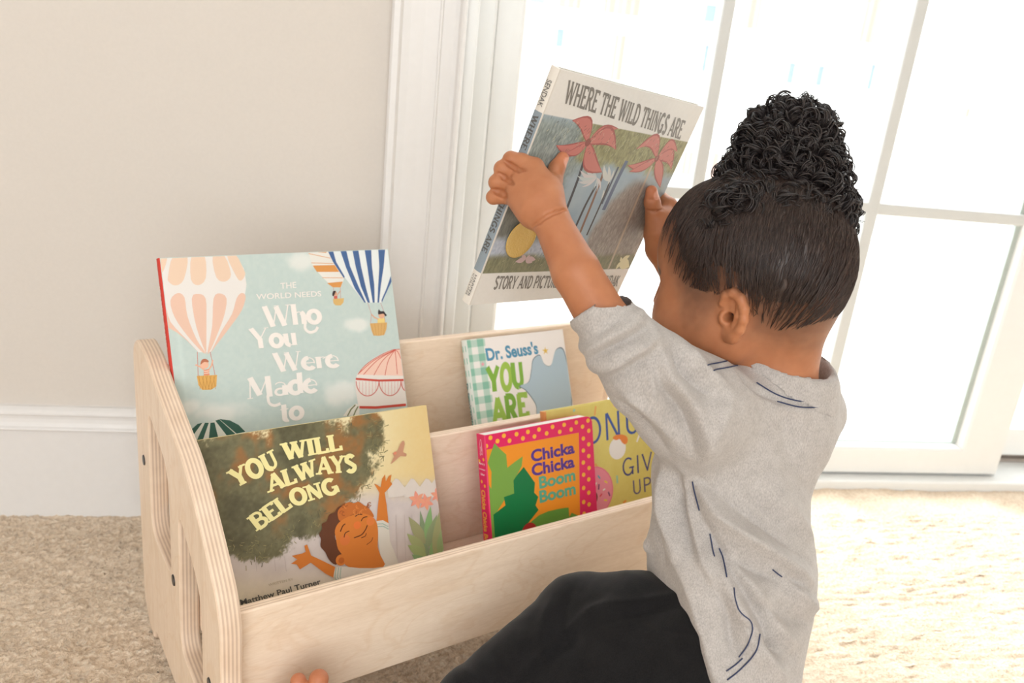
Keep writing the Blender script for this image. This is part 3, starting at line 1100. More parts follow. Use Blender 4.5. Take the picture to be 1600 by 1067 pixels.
cv.bg(bg_balloon)
PEACH, CREAM = (230, 194, 174), (230, 225, 220)
cv.poly(W((150, 96), (545, 93), (585, 160), (599, 240), (585, 330), (545, 410), (490, 490), (440, 550), (415, 583), (355, 583), (300, 525), (245, 480), (190, 440), (150, 380)), CREAM)
for pp in (((140, 97), (196, 95), (182, 165), (160, 192), (140, 190)), ((228, 98), (300, 96), (282, 215), (240, 246), (205, 226), (203, 195)),
           ((322, 96), (386, 96), (393, 208), (355, 244), (318, 215)), ((428, 96), (486, 95), (520, 190), (490, 226), (446, 205)),
           ((500, 95), (546, 93), (582, 160), (592, 190), (572, 221), (548, 202))):
    cv.poly(W(*pp), (232, 204, 180), True, 3)
for pp in (((214, 322), (250, 284), (285, 306), (300, 400), (345, 515), (388, 581), (374, 581), (300, 500), (235, 405)),
           ((322, 312), (355, 288), (392, 312), (396, 420), (395, 581), (390, 581), (345, 455)),
           ((432, 312), (463, 286), (498, 312), (485, 400), (448, 500), (412, 581), (402, 581), (425, 450)),
           ((548, 312), (572, 284), (594, 300), (575, 370), (520, 450), (445, 548), (420, 581), (470, 480), (525, 390)),
           ((170, 330), (190, 345), (215, 430), (300, 522), (352, 580), (300, 526), (245, 482), (170, 430))):
    cv.poly(W(*pp), PEACH, True, 3)
for pp in (((350, 581), (354, 704)), ((415, 581), (440, 700))):
    cv.line(W(*pp), 0.0007, (206, 140, 128))
cv.poly(W((347, 703), (450, 697), (446, 755), (420, 772), (375, 773), (356, 750)), (222, 172, 96), False)
for i in range(5):
    cv.line(W((352 + i * 20, 704), (378 + i * 16, 770)), 0.0005, (196, 142, 72))
    cv.line(W((440 - i * 20, 700), (420 - i * 14, 771)), 0.0005, (196, 142, 72))
cv.poly(W((382, 672), (410, 668), (412, 699), (383, 701)), (226, 150, 120))
cv.line(W((384, 680), (410, 677)), 0.0007, (240, 224, 210)); cv.line(W((384, 690), (411, 687)), 0.0007, (240, 224, 210))
cv.line(W((385, 672), (362, 655), (340, 646)), 0.0016, (232, 178, 150)); cv.line(W((408, 670), (422, 650), (428, 622)), 0.0016, (232, 178, 150))
cv.disc(W((386, 645))[0], 0.0047, (236, 186, 158)); cv.poly(W((366, 645), (372, 622), (390, 616), (406, 625), (405, 634), (385, 632)), (186, 116, 88), True, 3)
# orange-striped balloon
cv.poly(Y6((3, 53), (132, 50), (240, 220), (215, 283), (165, 283), (100, 222), (38, 150)), (228, 224, 216))
OR = (216, 150, 84)
cv.poly(Y6((35, 143), (176, 140), (205, 184), (62, 184)), OR); cv.poly(Y6((126, 255), (228, 246), (214, 283), (165, 283)), OR)
cv.poly(Y6((45, 51), (128, 50), (120, 62), (60, 58)), OR)
for a_, b_ in (((8, 66), (148, 96)), ((26, 126), (168, 131)), ((96, 221), (228, 222))):
    cv.line(Y6(a_, b_), 0.0007, OR)
for a_, b_ in (((168, 284), (172, 356)), ((212, 284), (214, 352))):
    cv.line(Y6(a_, b_), 0.0005, (200, 140, 130))
cv.poly(Y6((165, 358), (235, 352), (232, 380), (215, 399), (182, 398), (168, 385)), (216, 178, 112))
cv.poly(Y6((170, 340), (192, 336), (194, 355), (174, 357)), (206, 100, 84)); cv.line(Y6((190, 336), (212, 306)), 0.0011, (216, 164, 132))
cv.disc(Y6((176, 322))[0], 0.0030, (216, 164, 132)); cv.poly(Y6((160, 330), (166, 308), (182, 306), (180, 318), (168, 340)), (66, 56, 56), True, 3)
# blue-striped balloon
cv.poly(Y6((132, 51), (517, 41), (541, 235), (525, 280), (478, 381), (365, 381), (320, 320), (240, 220), (160, 110)), (226, 230, 228))
BL_ = (74, 102, 148)
for pp in (((132, 51), (166, 50), (185, 120), (240, 214), (236, 226), (165, 120)), ((212, 49), (250, 48), (275, 150), (330, 280), (376, 381), (366, 381), (305, 290), (250, 160)),
           ((290, 47), (328, 46), (345, 150), (375, 280), (402, 381), (388, 381), (345, 280), (310, 150)), ((368, 45), (410, 44), (415, 150), (430, 270), (432, 381), (420, 381), (402, 270), (385, 150)),
           ((455, 43), (499, 42), (490, 150), (472, 270), (460, 381), (450, 381), (455, 270), (462, 150)), ((536, 208), (541, 245), (522, 285), (478, 381), (476, 365), (510, 285))):
    cv.poly(Y6(*pp), BL_)
for pp in (((388, 382), (411, 455), (406, 514)), ((470, 382), (492, 440), (500, 510))):
    cv.line(Y6(*pp), 0.0006, (196, 150, 146))
cv.poly(Y6((452, 482), (495, 480), (498, 512), (450, 514)), (232, 206, 130)); cv.line(Y6((456, 488), (430, 475), (411, 456)), 0.0016, (222, 172, 142))
cv.disc(Y6((476, 462))[0], 0.0043, (222, 172, 142))
cv.poly(Y6((456, 456), (458, 424), (470, 436), (490, 436), (500, 448), (510, 462), (500, 468), (488, 452)), (58, 52, 54), True, 3)
cv.poly(Y6((402, 515), (512, 508), (508, 550), (494, 588), (460, 594), (425, 592), (412, 560)), (214, 170, 106))
for i in range(5):
    cv.line(Y6((410 + i * 22, 514), (428 + i * 15, 592)), 0.0004, (190, 142, 84))
# red and white dome
cv.poly(Y6((596, 678), (520, 690), (430, 735), (360, 790), (320, 840), (308, 880), (308, 930), (330, 1062), (640, 1040)), (230, 222, 214))
cv.poly(Y6((593, 680), (530, 690), (450, 730), (370, 785), (324, 842), (440, 846), (620, 850)), (238, 200, 182))
RD = (200, 78, 64)
for q in ((324, 840), (360, 843), (427, 846), (498, 848), (577, 840), (600, 740)):
    a_ = (562, 684)
    cv.line(Y6(a_, ((a_[0] + q[0]) / 2 - 10 * (q[0] < 500), (a_[1] + q[1]) / 2 - 14), q), 0.0008, RD, True, 5)
cv.line(Y6((594, 680), (540, 687), (450, 729), (370, 785), (324, 842)), 0.0008, RD, True)
cv.line(Y6((311, 870), (460, 881), (618, 877)), 0.0026, RD)
for (xa, xb, yb) in ((313, 460, 980), (460, 601, 978), (601, 680, 950)):
    cv.line(Y6(*[(xa + (xb - xa) * (1 - math.cos(t_)) / 2, 884 + (yb - 884) * math.sin(t_)) for t_ in np.linspace(0, math.pi, 14)]), 0.0010, RD)
    for j in range(1, 7):
        t_ = j / 7
        x_ = xa + (xb - xa) * t_
        cv.line(Y6((x_, 886), (x_, 884 + (yb - 884) * math.sin(math.acos(1 - 2 * t_)))), 0.0004, (214, 120, 108))
cv.line(Y6((328, 1052), (440, 1054), (632, 1036)), 0.0032, RD)
# green balloons at the lower edge
cv.poly(W((1085, 905), (1110, 870), (1150, 842), (1168, 850), (1168, 905)), (228, 224, 214))
cv.line(W((1108, 905), (1125, 872), (1148, 848)), 0.0016, (118, 124, 84)); cv.line(W((1138, 905), (1150, 876), (1162, 856)), 0.0016, (118, 124, 84))
cv.poly(Z7((215, 1008), (262, 968), (330, 960), (380, 941), (440, 948), (490, 974), (530, 1010), (520, 1060), (230, 1100)), (222, 224, 214))
for pp in (((214, 1010), (262, 968), (288, 962), (238, 1030), (225, 1060)), ((302, 962), (324, 962), (290, 1060), (250, 1075)), ((333, 962), (356, 960), (380, 1060), (322, 1070)),
           ((360, 950), (382, 943), (472, 1024), (440, 1050), (426, 1036)), ((382, 941), (440, 948), (490, 974), (528, 1012), (478, 1022))):
    cv.poly(Z7(*pp), (60, 98, 86))
LET = (240, 233, 226)
cv.text('THE', *W((770, 263), (850, 257), (768, 232)), LET, fat=0.012)
cv.text('WORLD NEEDS', *W((648, 317), (976, 300), (646, 288)), LET, fat=0.012)
cv.text('Who', *W((690, 458), (980, 432), (676, 352)), LET, 'display')
cv.line(W((896, 425), (894, 462), (915, 482), (945, 475), (958, 455)), 0.0034, LET, True)
cv.text('You', *W((625, 567), (860, 545), (610, 465)), LET, 'display')
cv.text('Were', *W((742, 684), (1072, 654), (728, 588)), LET, 'display')
cv.text('Made', *W((600, 820), (962, 780), (592, 714)), LET, 'display')
cv.line(W((705, 800), (712, 838), (738, 852), (770, 842)), 0.0034, LET, True)
cv.text('to', *W((770, 932), (890, 914), (762, 836)), LET, 'display')


def sp1(s_, th, h_, xf):
    spine_text(s_, 'JOANNA GAINES', h_ - 0.030, h_ - 0.102, -th / 2, 0.0042, (244, 226, 214), xf, fat=0.01)
    spine_text(s_, 'THE WORLD NEEDS', h_ - 0.120, h_ - 0.205, -th / 2, 0.0048, (244, 226, 214), xf, fat=0.02)


hard_book('large pale blue picture book with hot-air balloons and a red spine', cv, 0.0105, M_matte, (208, 66, 54), (196, 206, 200), sp1,
          group='picture books on the display shelf', round_spine=0.0008)

# ------------------------------------------------------------ book with a boy under a tree
cv = shelf_cover((303, 690), (666, 632), -0.158, 23.2, FLOOR_F, 0.0105)
B = zm(290, 620, 3.0476)
Ez = zm(440, 620, 3.5556)
Fz = zm(300, 640, 3.3333)


def bg_tree(uv):
    p = cover_px(cv, uv)
    x, y = (p[:, 0] - 290) * 3.0476, (p[:, 1] - 620) * 3.0476
    n_ = vnoise(uv * 300, 5); n2_ = vnoise(uv * 70, 6); n3_ = vnoise(uv * 30, 8); n4_ = vnoise(uv * 700, 12, 2)
    sky = lerp((226, 200, 142), (232, 220, 178), sstep(1150, 820, x) * sstep(700, 200, y) + .25 * (n_ - .5))
    sky = lerp(sky[0] * 0, sky[0], np.ones(len(x))) * 0 + sky
    low = sstep(360, 520, y + 0.06 * (x - 1000) + 60 * (n2_ - .5))
    sky = sky * (1 - low[:, None]) + lerp((216, 206, 200), (198, 186, 182), n2_) * low[:, None]
    bot = sstep(780, 960, y)
    sky = sky * (1 - bot[:, None]) + lerp((214, 204, 184), (226, 216, 192), n_) * bot[:, None]
    m = np.full(len(x), -9.0)
    for cx, cy, rx, ry in ((260, 420, 330, 300), (600, 320, 300, 250), (330, 660, 190, 130), (560, 560, 210, 120), (860, 170, 100, 110), (720, 330, 180, 190)):
        m = np.maximum(m, 1 - np.hypot((x - cx) / rx, (y - cy) / ry))
    m = sstep(-0.02, 0.16, m + 0.42 * (n2_ - .5) + 0.22 * (n4_ - .5))
    green = lerp((96, 92, 66), (128, 124, 92), n_)
    brown = sstep(0.52, 0.72, n3_) * sstep(720, 520, y)
    green = green * (1 - brown[:, None] * .75) + np.array((166, 108, 58)) * brown[:, None] * .75
    dark = sstep(0.5, 0.3, n3_)
    green = green * (1 - 0.16 * dark[:, None])
    c = sky * (1 - m[:, None]) + green * m[:, None]
    return s2l(np.clip(c, 0, 255))


cv.bg(bg_tree, 0.0013)
rr = np.random.default_rng(5)
for cx, cy in ((930, 230), (905, 130), (880, 320), (850, 420), (800, 500), (690, 600), (600, 600), (520, 640), (430, 700), (360, 760), (280, 740), (230, 700), (760, 150), (640, 560), (480, 660), (330, 700), (890, 190), (920, 270)):
    for j in range(13):
        a_ = rr.uniform(0, 2 * math.pi); r0_ = rr.uniform(4, 22); r1_ = r0_ + rr.uniform(12, 26)
        ox, oy = cx + rr.normal(0, 16), cy + rr.normal(0, 14)
        col_ = [(112, 106, 74), (132, 124, 84), (96, 94, 72), (146, 136, 94)][rr.integers(4)]
        cv.line(B((ox + r0_ * math.cos(a_), oy + r0_ * math.sin(a_)), (ox + r1_ * math.cos(a_), oy + r1_ * math.sin(a_))), rr.uniform(0.0004, 0.0009), col_)
# fence pickets
for xx_ in (1005, 1080, 1150, 1195):
    cv.poly(B((xx_ - 45, 440), (xx_ - 8, 388), (xx_ + 6, 392), (xx_ + 36, 430), (xx_ + 42, 470), (xx_ - 40, 480)), (216, 206, 196))
for xx_ in (330, 420, 470, 1000, 1040, 1075):
    cv.line(B((xx_, 560 if xx_ > 900 else 760), (xx_ + 8, 830)), 0.0006, (192, 180, 174))
# bird
cv.poly(B((974, 320), (990, 285), (983, 268), (1005, 258), (1020, 225), (1034, 208), (1042, 225), (1034, 262), (1050, 270), (1046, 284), (1022, 282), (1000, 300)), (196, 146, 116), True, 2)
cv.disc(B((996, 268))[0], 0.0018, (224, 140, 110))
# flowers and leaves
for b_, t_, w_, bd in (((1150, 780), (1115, 540), .08, .05), ((1140, 700), (1060, 570), .16, .1), ((1145, 690), (1165, 520), .12, -.1), ((1150, 720), (1195, 560), .16, -.1), ((1140, 740), (1052, 650), .18, .08),
                       ((1145, 760), (1055, 705), .2, .1), ((1160, 760), (1210, 650), .18, -.1), ((1150, 800), (1075, 750), .2, .1), ((1190, 780), (1215, 520), .12, .08), ((1205, 760), (1230, 600), .14, 0)):
    leaf(cv, B(b_)[0], B(t_)[0], w_, (148 + rr.integers(-14, 14), 166 + rr.integers(-12, 12), 118))
for cx, cy, r_ in ((1100, 490, 32), (1142, 500, 30), (1196, 468, 26)):
    for j in range(6):
        a_ = j * math.pi / 3 + .3
        leaf(cv, B((cx, cy))[0], B((cx + 1.25 * r_ * math.cos(a_), cy + 1.4 * r_ * math.sin(a_)))[0], .24, (230, 150 + 8 * (j % 2), 128))
# the child in the picture: a plain figure with curly hair and raised arms
SK, SKD, HR = (208, 122, 50), (184, 98, 38), (98, 56, 34)
cv.poly(Ez((525, 690), (533, 600), (541, 532), (512, 482), (530, 490), (548, 502), (556, 455), (572, 430), (577, 470), (592, 440), (608, 432), (602, 470), (613, 484), (590, 512), (570, 532), (581, 600), (592, 705)), SK)
cv.poly(Ez((290, 1006), (240, 980), (160, 920), (100, 957), (82, 930), (50, 926), (85, 902), (54, 882), (110, 870), (132, 860), (124, 826), (140, 820), (162, 880), (230, 912), (302, 947)), SK)
cv.poly(Ez((525, 690), (560, 684), (592, 702), (600, 800), (640, 900), (656, 962), (550, 962), (545, 880), (535, 800)), (216, 210, 198), False)
cv.poly(Ez((296, 944), (400, 938), (548, 934), (660, 960), (420, 1042), (330, 1047), (285, 1000)), (214, 208, 198))
for q in (300, 314, 328):
    cv.line(Ez((q, 946), (q - 6, 1000), (q + 14, 1044)), 0.0011, (160, 182, 170))
cv.line(Ez((528, 706), (560, 704), (590, 720)), 0.0011, (160, 182, 170)); cv.line(Ez((530, 720), (562, 718), (592, 734)), 0.0011, (160, 182, 170))
hairpts = [(345, 598), (372, 584), (400, 590), (425, 582), (450, 598), (480, 618), (500, 640), (510, 668), (470, 658), (430, 648), (380, 662), (330, 692), (300, 740), (297, 790), (332, 830), (352, 880), (330, 895), (300, 932),
           (262, 905), (240, 862), (214, 830), (216, 790), (206, 762), (222, 735), (222, 705), (248, 690), (262, 655), (292, 640), (312, 612)]
cv.poly(Ez(*hairpts), HR, True, 3)
cv.poly(Ez((345, 598), (372, 584), (400, 590), (425, 582), (450, 598), (480, 618), (500, 640), (510, 668), (470, 658), (430, 648), (385, 656), (330, 690), (312, 670), (312, 630)), (190, 106, 46), True, 3)
cv.poly(Ez((300, 790), (294, 740), (318, 696), (370, 664), (440, 646), (500, 664), (527, 702), (534, 760), (532, 830), (548, 882), (562, 944), (370, 944), (345, 890), (312, 845)), SK, True, 3)
cv.disc(Ez((328, 905))[0], 0.0062, SK); cv.disc(Ez((330, 908))[0], 0.0034, SKD)
cv.disc(Ez((418, 712))[0], 0.0044, (222, 116, 52)); cv.disc(Ez((350, 795))[0], 0.006, (214, 118, 58)); cv.disc(Ez((492, 690))[0], 0.005, (218, 124, 60))
for pp, w_ in ((((345, 780), (352, 756), (374, 744)), .0011), (((440, 690), (450, 672), (474, 664)), .0011), (((400, 782), (440, 766), (462, 740), (474, 712)), .0012), (((324, 748), (338, 716), (352, 704)), .0012),
               (((406, 664), (424, 652), (446, 652)), .0012), (((440, 782), (462, 772), (468, 756)), .0009), (((470, 820), (496, 800), (504, 780)), .0007)):
    cv.line(Ez(*pp), w_, (84, 42, 24), True)
for j in range(16):
    cx, cy = rr.uniform(330, 490), rr.uniform(596, 650)
    cv.line(Ez(*[(cx + 11 * math.cos(t_), cy + 10 * math.sin(t_)) for t_ in np.linspace(rr.uniform(0, 3), rr.uniform(4, 6), 9)]), 0.0008, (150, 78, 34) if j % 2 else (212, 130, 62))
YL = (240, 230, 164)
cv.text('YOU', *Fz((228, 408), (458, 290), (184, 322)), YL, 'slab')
cv.text('WILL', *Fz((480, 264), (782, 208), (464, 176)), YL, 'slab')
cv.text('ALW', *Fz((404, 430), (654, 338), (378, 346)), YL, 'slab')
cv.text('AYS', *Fz((654, 338), (856, 322), (646, 248)), YL, 'slab')
cv.text('BEL', *Fz((340, 630), (522, 504), (286, 562)), YL, 'slab')
cv.text('ONG', *Fz((524, 502), (768, 428), (496, 424)), YL, 'slab')
cv.text('WRITTEN BY', *Fz((398, 918), (526, 886), (394, 905)), (176, 164, 136))
cv.text('Matthew Paul Turner', *Fz((254, 1018), (670, 906), (246, 988)), (78, 78, 74), fat=0.02)
cv.text('#1 New York Times Bestselling Author', *Fz((256, 1058), (682, 942), (250, 1038)), (138, 134, 120))
hard_book('picture book showing a curly-haired boy with raised arms under a dark green tree', cv, 0.0105, M_print, (128, 122, 92), (214, 196, 140), group='picture books on the display shelf', round_spine=0.0008)

# ------------------------------------------------------------ gingham-spined white book
cv = shelf_cover((729, 531), (879, 514), -0.045, 24.5, FLOOR_B, 0.0115)
S = zm(690, 490, 2.808)


def bg_gingham(uv):
    u_, v_ = uv[:, 0], uv[:, 1]
    c = np.tile(np.array((240, 234, 230.0)), (len(uv), 1))
    a = (np.floor((u_ + 0.004) / 0.0098) % 2 == 0); b = (np.floor(v_ / 0.0098) % 2 == 0)
    g = a.astype(float) * .5 + b.astype(float) * .5
    gc = lerp((236, 234, 228), (138, 190, 168), g)
    inside = u_ < 0.0285
    c[inside] = gc[inside]
    return s2l(c)


cv.bg(bg_gingham, 0.0009)
cv.text('Dr. Seuss\'s', *S((200, 206), (426, 174), (190, 152)), (84, 146, 178), fat=0.035)
for ch, a_, b_, t_, cc_ in (('Y', (204, 346), (262, 338), (194, 236), (132, 178, 70)), ('O', (262, 338), (312, 332), (254, 224), (160, 194, 82)), ('U', (310, 326), (366, 320), (298, 216), (132, 178, 70)),
                            ('A', (228, 484), (288, 478), (214, 372), (156, 192, 84)), ('R', (286, 476), (340, 470), (272, 360), (126, 172, 66)), ('E', (338, 456), (384, 450), (326, 354), (156, 192, 84))):
    cv.text(ch, *S(a_, b_, t_), cc_, 'chunky')


def star(cv_, p, r, c, n_=5):
    q = cv_.uv([p])[0]
    a = np.arange(2 * n_) * np.pi / n_ + .3
    rad = np.where(np.arange(2 * n_) % 2 == 0, r, r * .36)
    cv_.upoly(np.stack([q[0] + rad * np.cos(a), q[1] + rad * np.sin(a)], 1), c); cv_.up()


star(cv, S((455, 163))[0], .0060, (226, 190, 90)); star(cv, S((180, 222))[0], .0038, (236, 160, 170))
# a plain rounded blue-grey cloud of colour
OUTL, BLU = (110, 124, 138), (176, 196, 208)
cl = S((400, 200), (430, 180), (450, 220), (480, 225), (500, 160), (530, 150), (548, 200), (566, 300), (572, 400), (560, 470), (430, 470), (412, 400), (370, 340), (340, 318), (380, 300), (392, 250))
cv.poly(cl, OUTL, True, 5)
ctr = np.mean(np.array(cl), axis=0)
cv.poly([tuple(ctr + (np.array(q) - ctr) * .965) for q in cl], BLU, True, 5)


def sp2(s_, th, h_, xf):
    for j in range(20):
        v0_ = h_ * j / 20
        if j % 2 == 0:
            V = [(xf(z_) - .0002, v_, z_) for v_ in (v0_ + .0002, v0_ + h_ / 20) for z_ in (-th * .95, -th * .5, -th * .05)]
            s_.add(V, [(0, 1, 4, 3), (1, 2, 5, 4)], s2l((150, 198, 178)))
    spine_text(s_, "Dr. Seuss's YOU ARE KIND", h_ - 0.060, h_ - 0.150, -th / 2, 0.0045, (60, 110, 120), lambda z_: xf(z_) - .0003, fat=0.03)


hard_book('white picture book with a pale green gingham spine, leaning on the back board', cv, 0.0115, M_print, (226, 230, 222), (236, 232, 226), sp2, group='picture books on the display shelf', round_spine=0.003)

# ------------------------------------------------------------ yellow book with sprinkles
cv = shelf_cover((853, 644), (1075, 604), -0.182, 17.5, FLOOR_F, 0.0115, 0.255)
D = zm(720, 610, 4.103)


def bg_yellow(uv):
    return s2l(lerp((222, 206, 112), (230, 216, 128), vnoise(uv * 200, 9)))


cv.bg(bg_yellow, 0.003)
for a_, b_, c_ in (((865, 100), (858, 160), (236, 176, 100)), ((730, 120), (722, 135), (150, 206, 190)), ((1150, 270), (1128, 330), (244, 240, 232)), ((1000, 80), (980, 100), (240, 176, 176)), ((1186, 322), (1222, 308), (240, 176, 176)),
                   ((862, 470), (884, 505), (236, 176, 100)), ((1000, 545), (1004, 595), (160, 206, 180)), ((1040, 720), (1060, 706), (236, 150, 70)), ((960, 180), (940, 210), (240, 200, 120)), ((1240, 420), (1262, 450), (150, 206, 190))):
    cv.line(D(a_, b_), 0.0030, c_)
cv.text('DONUT', *D((660, 390), (1262, 238), (650, 212)), (64, 92, 164), 'mono')
cv.text('GIVE', *D((1035, 556), (1300, 486), (1030, 440)), (72, 76, 136), 'mono')
cv.text('UP', *D((1098, 672), (1225, 640), (1092, 580)), (84, 80, 132), 'mono')
cv.disc(D((1004, 372))[0], .0150, (244, 240, 236), 22)
cv.poly(D((975, 300), (1000, 284), (1040, 284), (1066, 300), (1068, 330), (1052, 345), (1034, 334), (1018, 312), (996, 318), (980, 312)), (240, 140, 66), True, 4)
cv.disc(D((850, 650))[0], .0345, (236, 126, 150), 30); cv.disc(D((850, 650))[0], .0325, (242, 150, 168), 30); cv.disc(D((838, 690))[0], .0105, (112, 66, 50), 20)
for a_, b_, c_ in (((885, 600), (883, 635), (130, 60, 110)), ((945, 650), (955, 676), (130, 60, 110)), ((878, 545), (892, 565), (90, 180, 200)), ((920, 580), (940, 592), (244, 210, 80)), ((890, 680), (905, 662), (230, 80, 90)), ((918, 702), (938, 704), (244, 210, 80)),
                   ((860, 610), (870, 590), (244, 240, 230)), ((910, 640), (925, 630), (244, 240, 230))):
    cv.line(D(a_, b_), 0.0022, c_)
hard_book('yellow picture book with blue lettering and pastel sprinkles, behind the pink-bordered book', cv, 0.0115, M_print, (232, 160, 96), (222, 206, 112), group='picture books on the display shelf', round_spine=0.0012)

# ------------------------------------------------------------ pink-bordered board book
cv = shelf_cover((758, 679), (924.5, 650), -0.214, 17.0, FLOOR_F, 0.019)
w, h = cv.w, cv.h
PK, DOT = (226, 36, 98), (246, 180, 58)
rc = 0.010


def bg_pink(uv):
    return s2l(np.tile(np.array(PK, float), (len(uv), 1)))


def in_round(P):
    return P


aa = np.linspace(0, np.pi / 2, 8)
cov = [(0.0002, 0.0002)] + [(w - rc + rc * math.sin(a_), rc - rc * math.cos(a_)) for a_ in aa] + [(w - rc + rc * math.cos(a_), h - rc + rc * math.sin(a_)) for a_ in aa] + [(0.0002, h - 0.0002)]
cv.s.add(np.column_stack([np.array(cov), np.full(len(cov), cv.z)]), [tuple(range(len(cov)))], s2l(PK)); cv.up()
cv.poly(D((157, 381), (756, 270), (764, 800), (770, 1060), (185, 1160)), (240, 148, 36))
for q in ((190, 303), (235, 325), (276, 290), (312, 322), (357, 280), (398, 307), (430, 265), (472, 295), (501, 250), (550, 275), (588, 233), (634, 265), (662, 220), (707, 250), (740, 205), (780, 232), (815, 193), (820, 258), (785, 308), (820, 345),
          (785, 385), (820, 420), (785, 462), (822, 497), (787, 540), (820, 570), (787, 625), (820, 655), (787, 715), (822, 730), (790, 790), (162, 357), (822, 800), (790, 860), (824, 880)):
    cv.disc(D(q)[0], 0.00285, DOT, 14)
LG, DG = (122, 164, 70), (0, 116, 62)
cv.poly(D((158, 570), (195, 630), (196, 520), (172, 465), (186, 420), (215, 338), (258, 382), (290, 410), (294, 450), (298, 495), (345, 458), (396, 422), (390, 485), (350, 560), (340, 665), (280, 700), (230, 780), (230, 1120), (185, 1120)), LG)
cv.poly(D((403, 490), (440, 542), (475, 592), (470, 655), (496, 682), (479, 736), (498, 766), (442, 836), (385, 912), (380, 1100), (230, 1120), (208, 796), (286, 736), (275, 684), (341, 660), (337, 576), (365, 535)), DG)
cv.poly(D((380, 916), (450, 842), (500, 800), (560, 774), (640, 756), (690, 750), (695, 812), (710, 784), (762, 806), (768, 1060), (380, 1090)), (98, 152, 60))
cv.disc(D((440, 906))[0], .0115, (176, 40, 40), 22)
PU, TE = (84, 48, 138), (92, 166, 136)
cv.text('Chicka', *D((452, 457), (730, 398), (446, 382)), PU, fat=0.035)
cv.text('Chicka', *D((456, 548), (730, 488), (450, 472)), PU, fat=0.035)
cv.text('Boom', *D((504, 628), (735, 573), (498, 552)), TE, fat=0.035)
cv.text('Boom', *D((506, 719), (737, 661), (500, 642)), TE, fat=0.035)
th = 0.019
r = thing('board_book', 'small chunky board book with a pink dotted border and green leaves on orange', 'book', frame(cv.o, cv.ex, cv.ey, cv.n), 'picture books on the display shelf')


def round_slab(z0, z1, inset=0.0):
    P = [(x_ - (inset if x_ > w / 2 else 0), min(max(y_, inset), h - inset)) for x_, y_ in cov]
    n_ = len(P)
    V = [(x_, y_, z_) for z_ in (z0, z1) for x_, y_ in P]
    return V, [tuple(range(n_ - 1, -1, -1)), tuple(range(n_, 2 * n_))] + [(i, (i + 1) % n_, n_ + (i + 1) % n_, n_ + i) for i in range(n_)]


s_ = Soup(); V, F = round_slab(-0.0016, 0.0); s_.add(V, F, s2l(PK)); s_.add(np.concatenate(cv.s.v), cv.s.f, np.concatenate(cv.s.c))
s_.build('front_cover', M_print, r)
s_ = Soup(); V, F = round_slab(-th, -th + 0.0016); s_.add(V, F, s2l(PK)); s_.build('back_cover', M_print, r)
M_boardpage = plain('white_board_pages', (240, 238, 232), 0.5, 0.02, 300)
s_ = Soup()
npg = 8
for i in range(npg):
    z0 = -0.0018 - (th - 0.0036) * (i + 1) / npg; z1 = -0.0018 - (th - 0.0036) * i / npg - 0.00025
    V, F = round_slab(z0, z1, 0.0004); s_.add(V, F)
s_.build('pages', M_boardpage, r)
s_ = Soup()
V = [(x_, y_, z_) for y_ in (0, h) for (x_, z_) in ((0.0004, 0), (-0.0010, -0.0008), (-0.0010, -th + .0008), (0.0004, -th))]
s_.add(V, [(0, 1, 5, 4), (1, 2, 6, 5), (2, 3, 7, 6), (0, 3, 2, 1), (4, 5, 6, 7), (3, 0, 4, 7)], s2l(PK))
xf = lambda z_: -0.0011
spine_text(s_, 'Chicka Chicka Boom Boom', h - 0.068, 0.006, -th / 2 - .001, 0.0085, (246, 176, 70), xf, fat=0.035)
for txt, vv in (('Martin Jr', h - .0370), ('Archambault', h - .0435), ('Ehlert', h - .050)):
    V, F = font_text(txt, .02)
    wd = V[:, 0].max()
    sc_ = .0135 / max(wd, 3.6)
    s_.add(np.column_stack([np.full(len(V), -.00125), vv + V[:, 1] * sc_ * 1.0, -th / 2 + (V[:, 0] - wd / 2) * sc_]), F, s2l((246, 226, 232)))
for (dv, dz) in ((.030, .004), (.058, -.0035), (.033, -.0055), (.0625, .003)):
    a_ = np.linspace(0, 2 * np.pi, 12, endpoint=False)
    s_.add(np.column_stack([np.full(12, -.00122), h - dv + .0021 * np.sin(a_), -th / 2 + dz + .0021 * np.cos(a_)]), [tuple(range(12))], s2l(DOT))
t_ = np.linspace(0, 1, 60)
sw = np.column_stack([h - .016 - .006 * np.sin(9 * t_) + .004 * np.cos(23 * t_), -th / 2 + .0055 * np.cos(7 * t_ + 1) * (0.6 + .4 * np.sin(15 * t_))])
V, F = ribbon(sw, .0006)
s_.add(np.column_stack([np.full(len(V), -.00122), V]), F, s2l((250, 214, 226)))
s_.build('spine', M_print, r)

# ------------------------------------------------------------ the book held in both hands
c4 = [np.array(q) for q in ((.1591, .7315, .7515), (.355, .8944, .7143), (.3084, .936, .4878), (.1125, .7731, .525))]
ctr = sum(c4) / 4
ex = (c4[1] - c4[0] + c4[2] - c4[3]); ex /= np.linalg.norm(ex)
ey = (c4[0] - c4[3] + c4[1] - c4[2]); ey /= np.linalg.norm(ey)
dd = ex @ ey
ex, ey = ex - dd / 2 * ey, ey - dd / 2 * ex
ex /= np.linalg.norm(ex); ey -= ex * (ey @ ex); ey /= np.linalg.norm(ey)
HW, HH = 0.2575, 0.235
HB = Cover(ctr - ex * HW / 2 - ey * HH / 2, ex, ey, HW, HH)
cv = HB
K = zm(710, 70, 2.54)
P2 = zm(840, 80, 5.615)
P3 = zm(720, 330, 5.714)
P6 = zm(820, 240, 5.335)
_t = cv.uv(K((345, 240), (620, 322), (905, 408)))
_b = cv.uv(K((100, 882), (350, 893), (690, 912)))
V_TOP, V_BOT = float(_t[:, 1].mean()), float(_b[:, 1].mean())


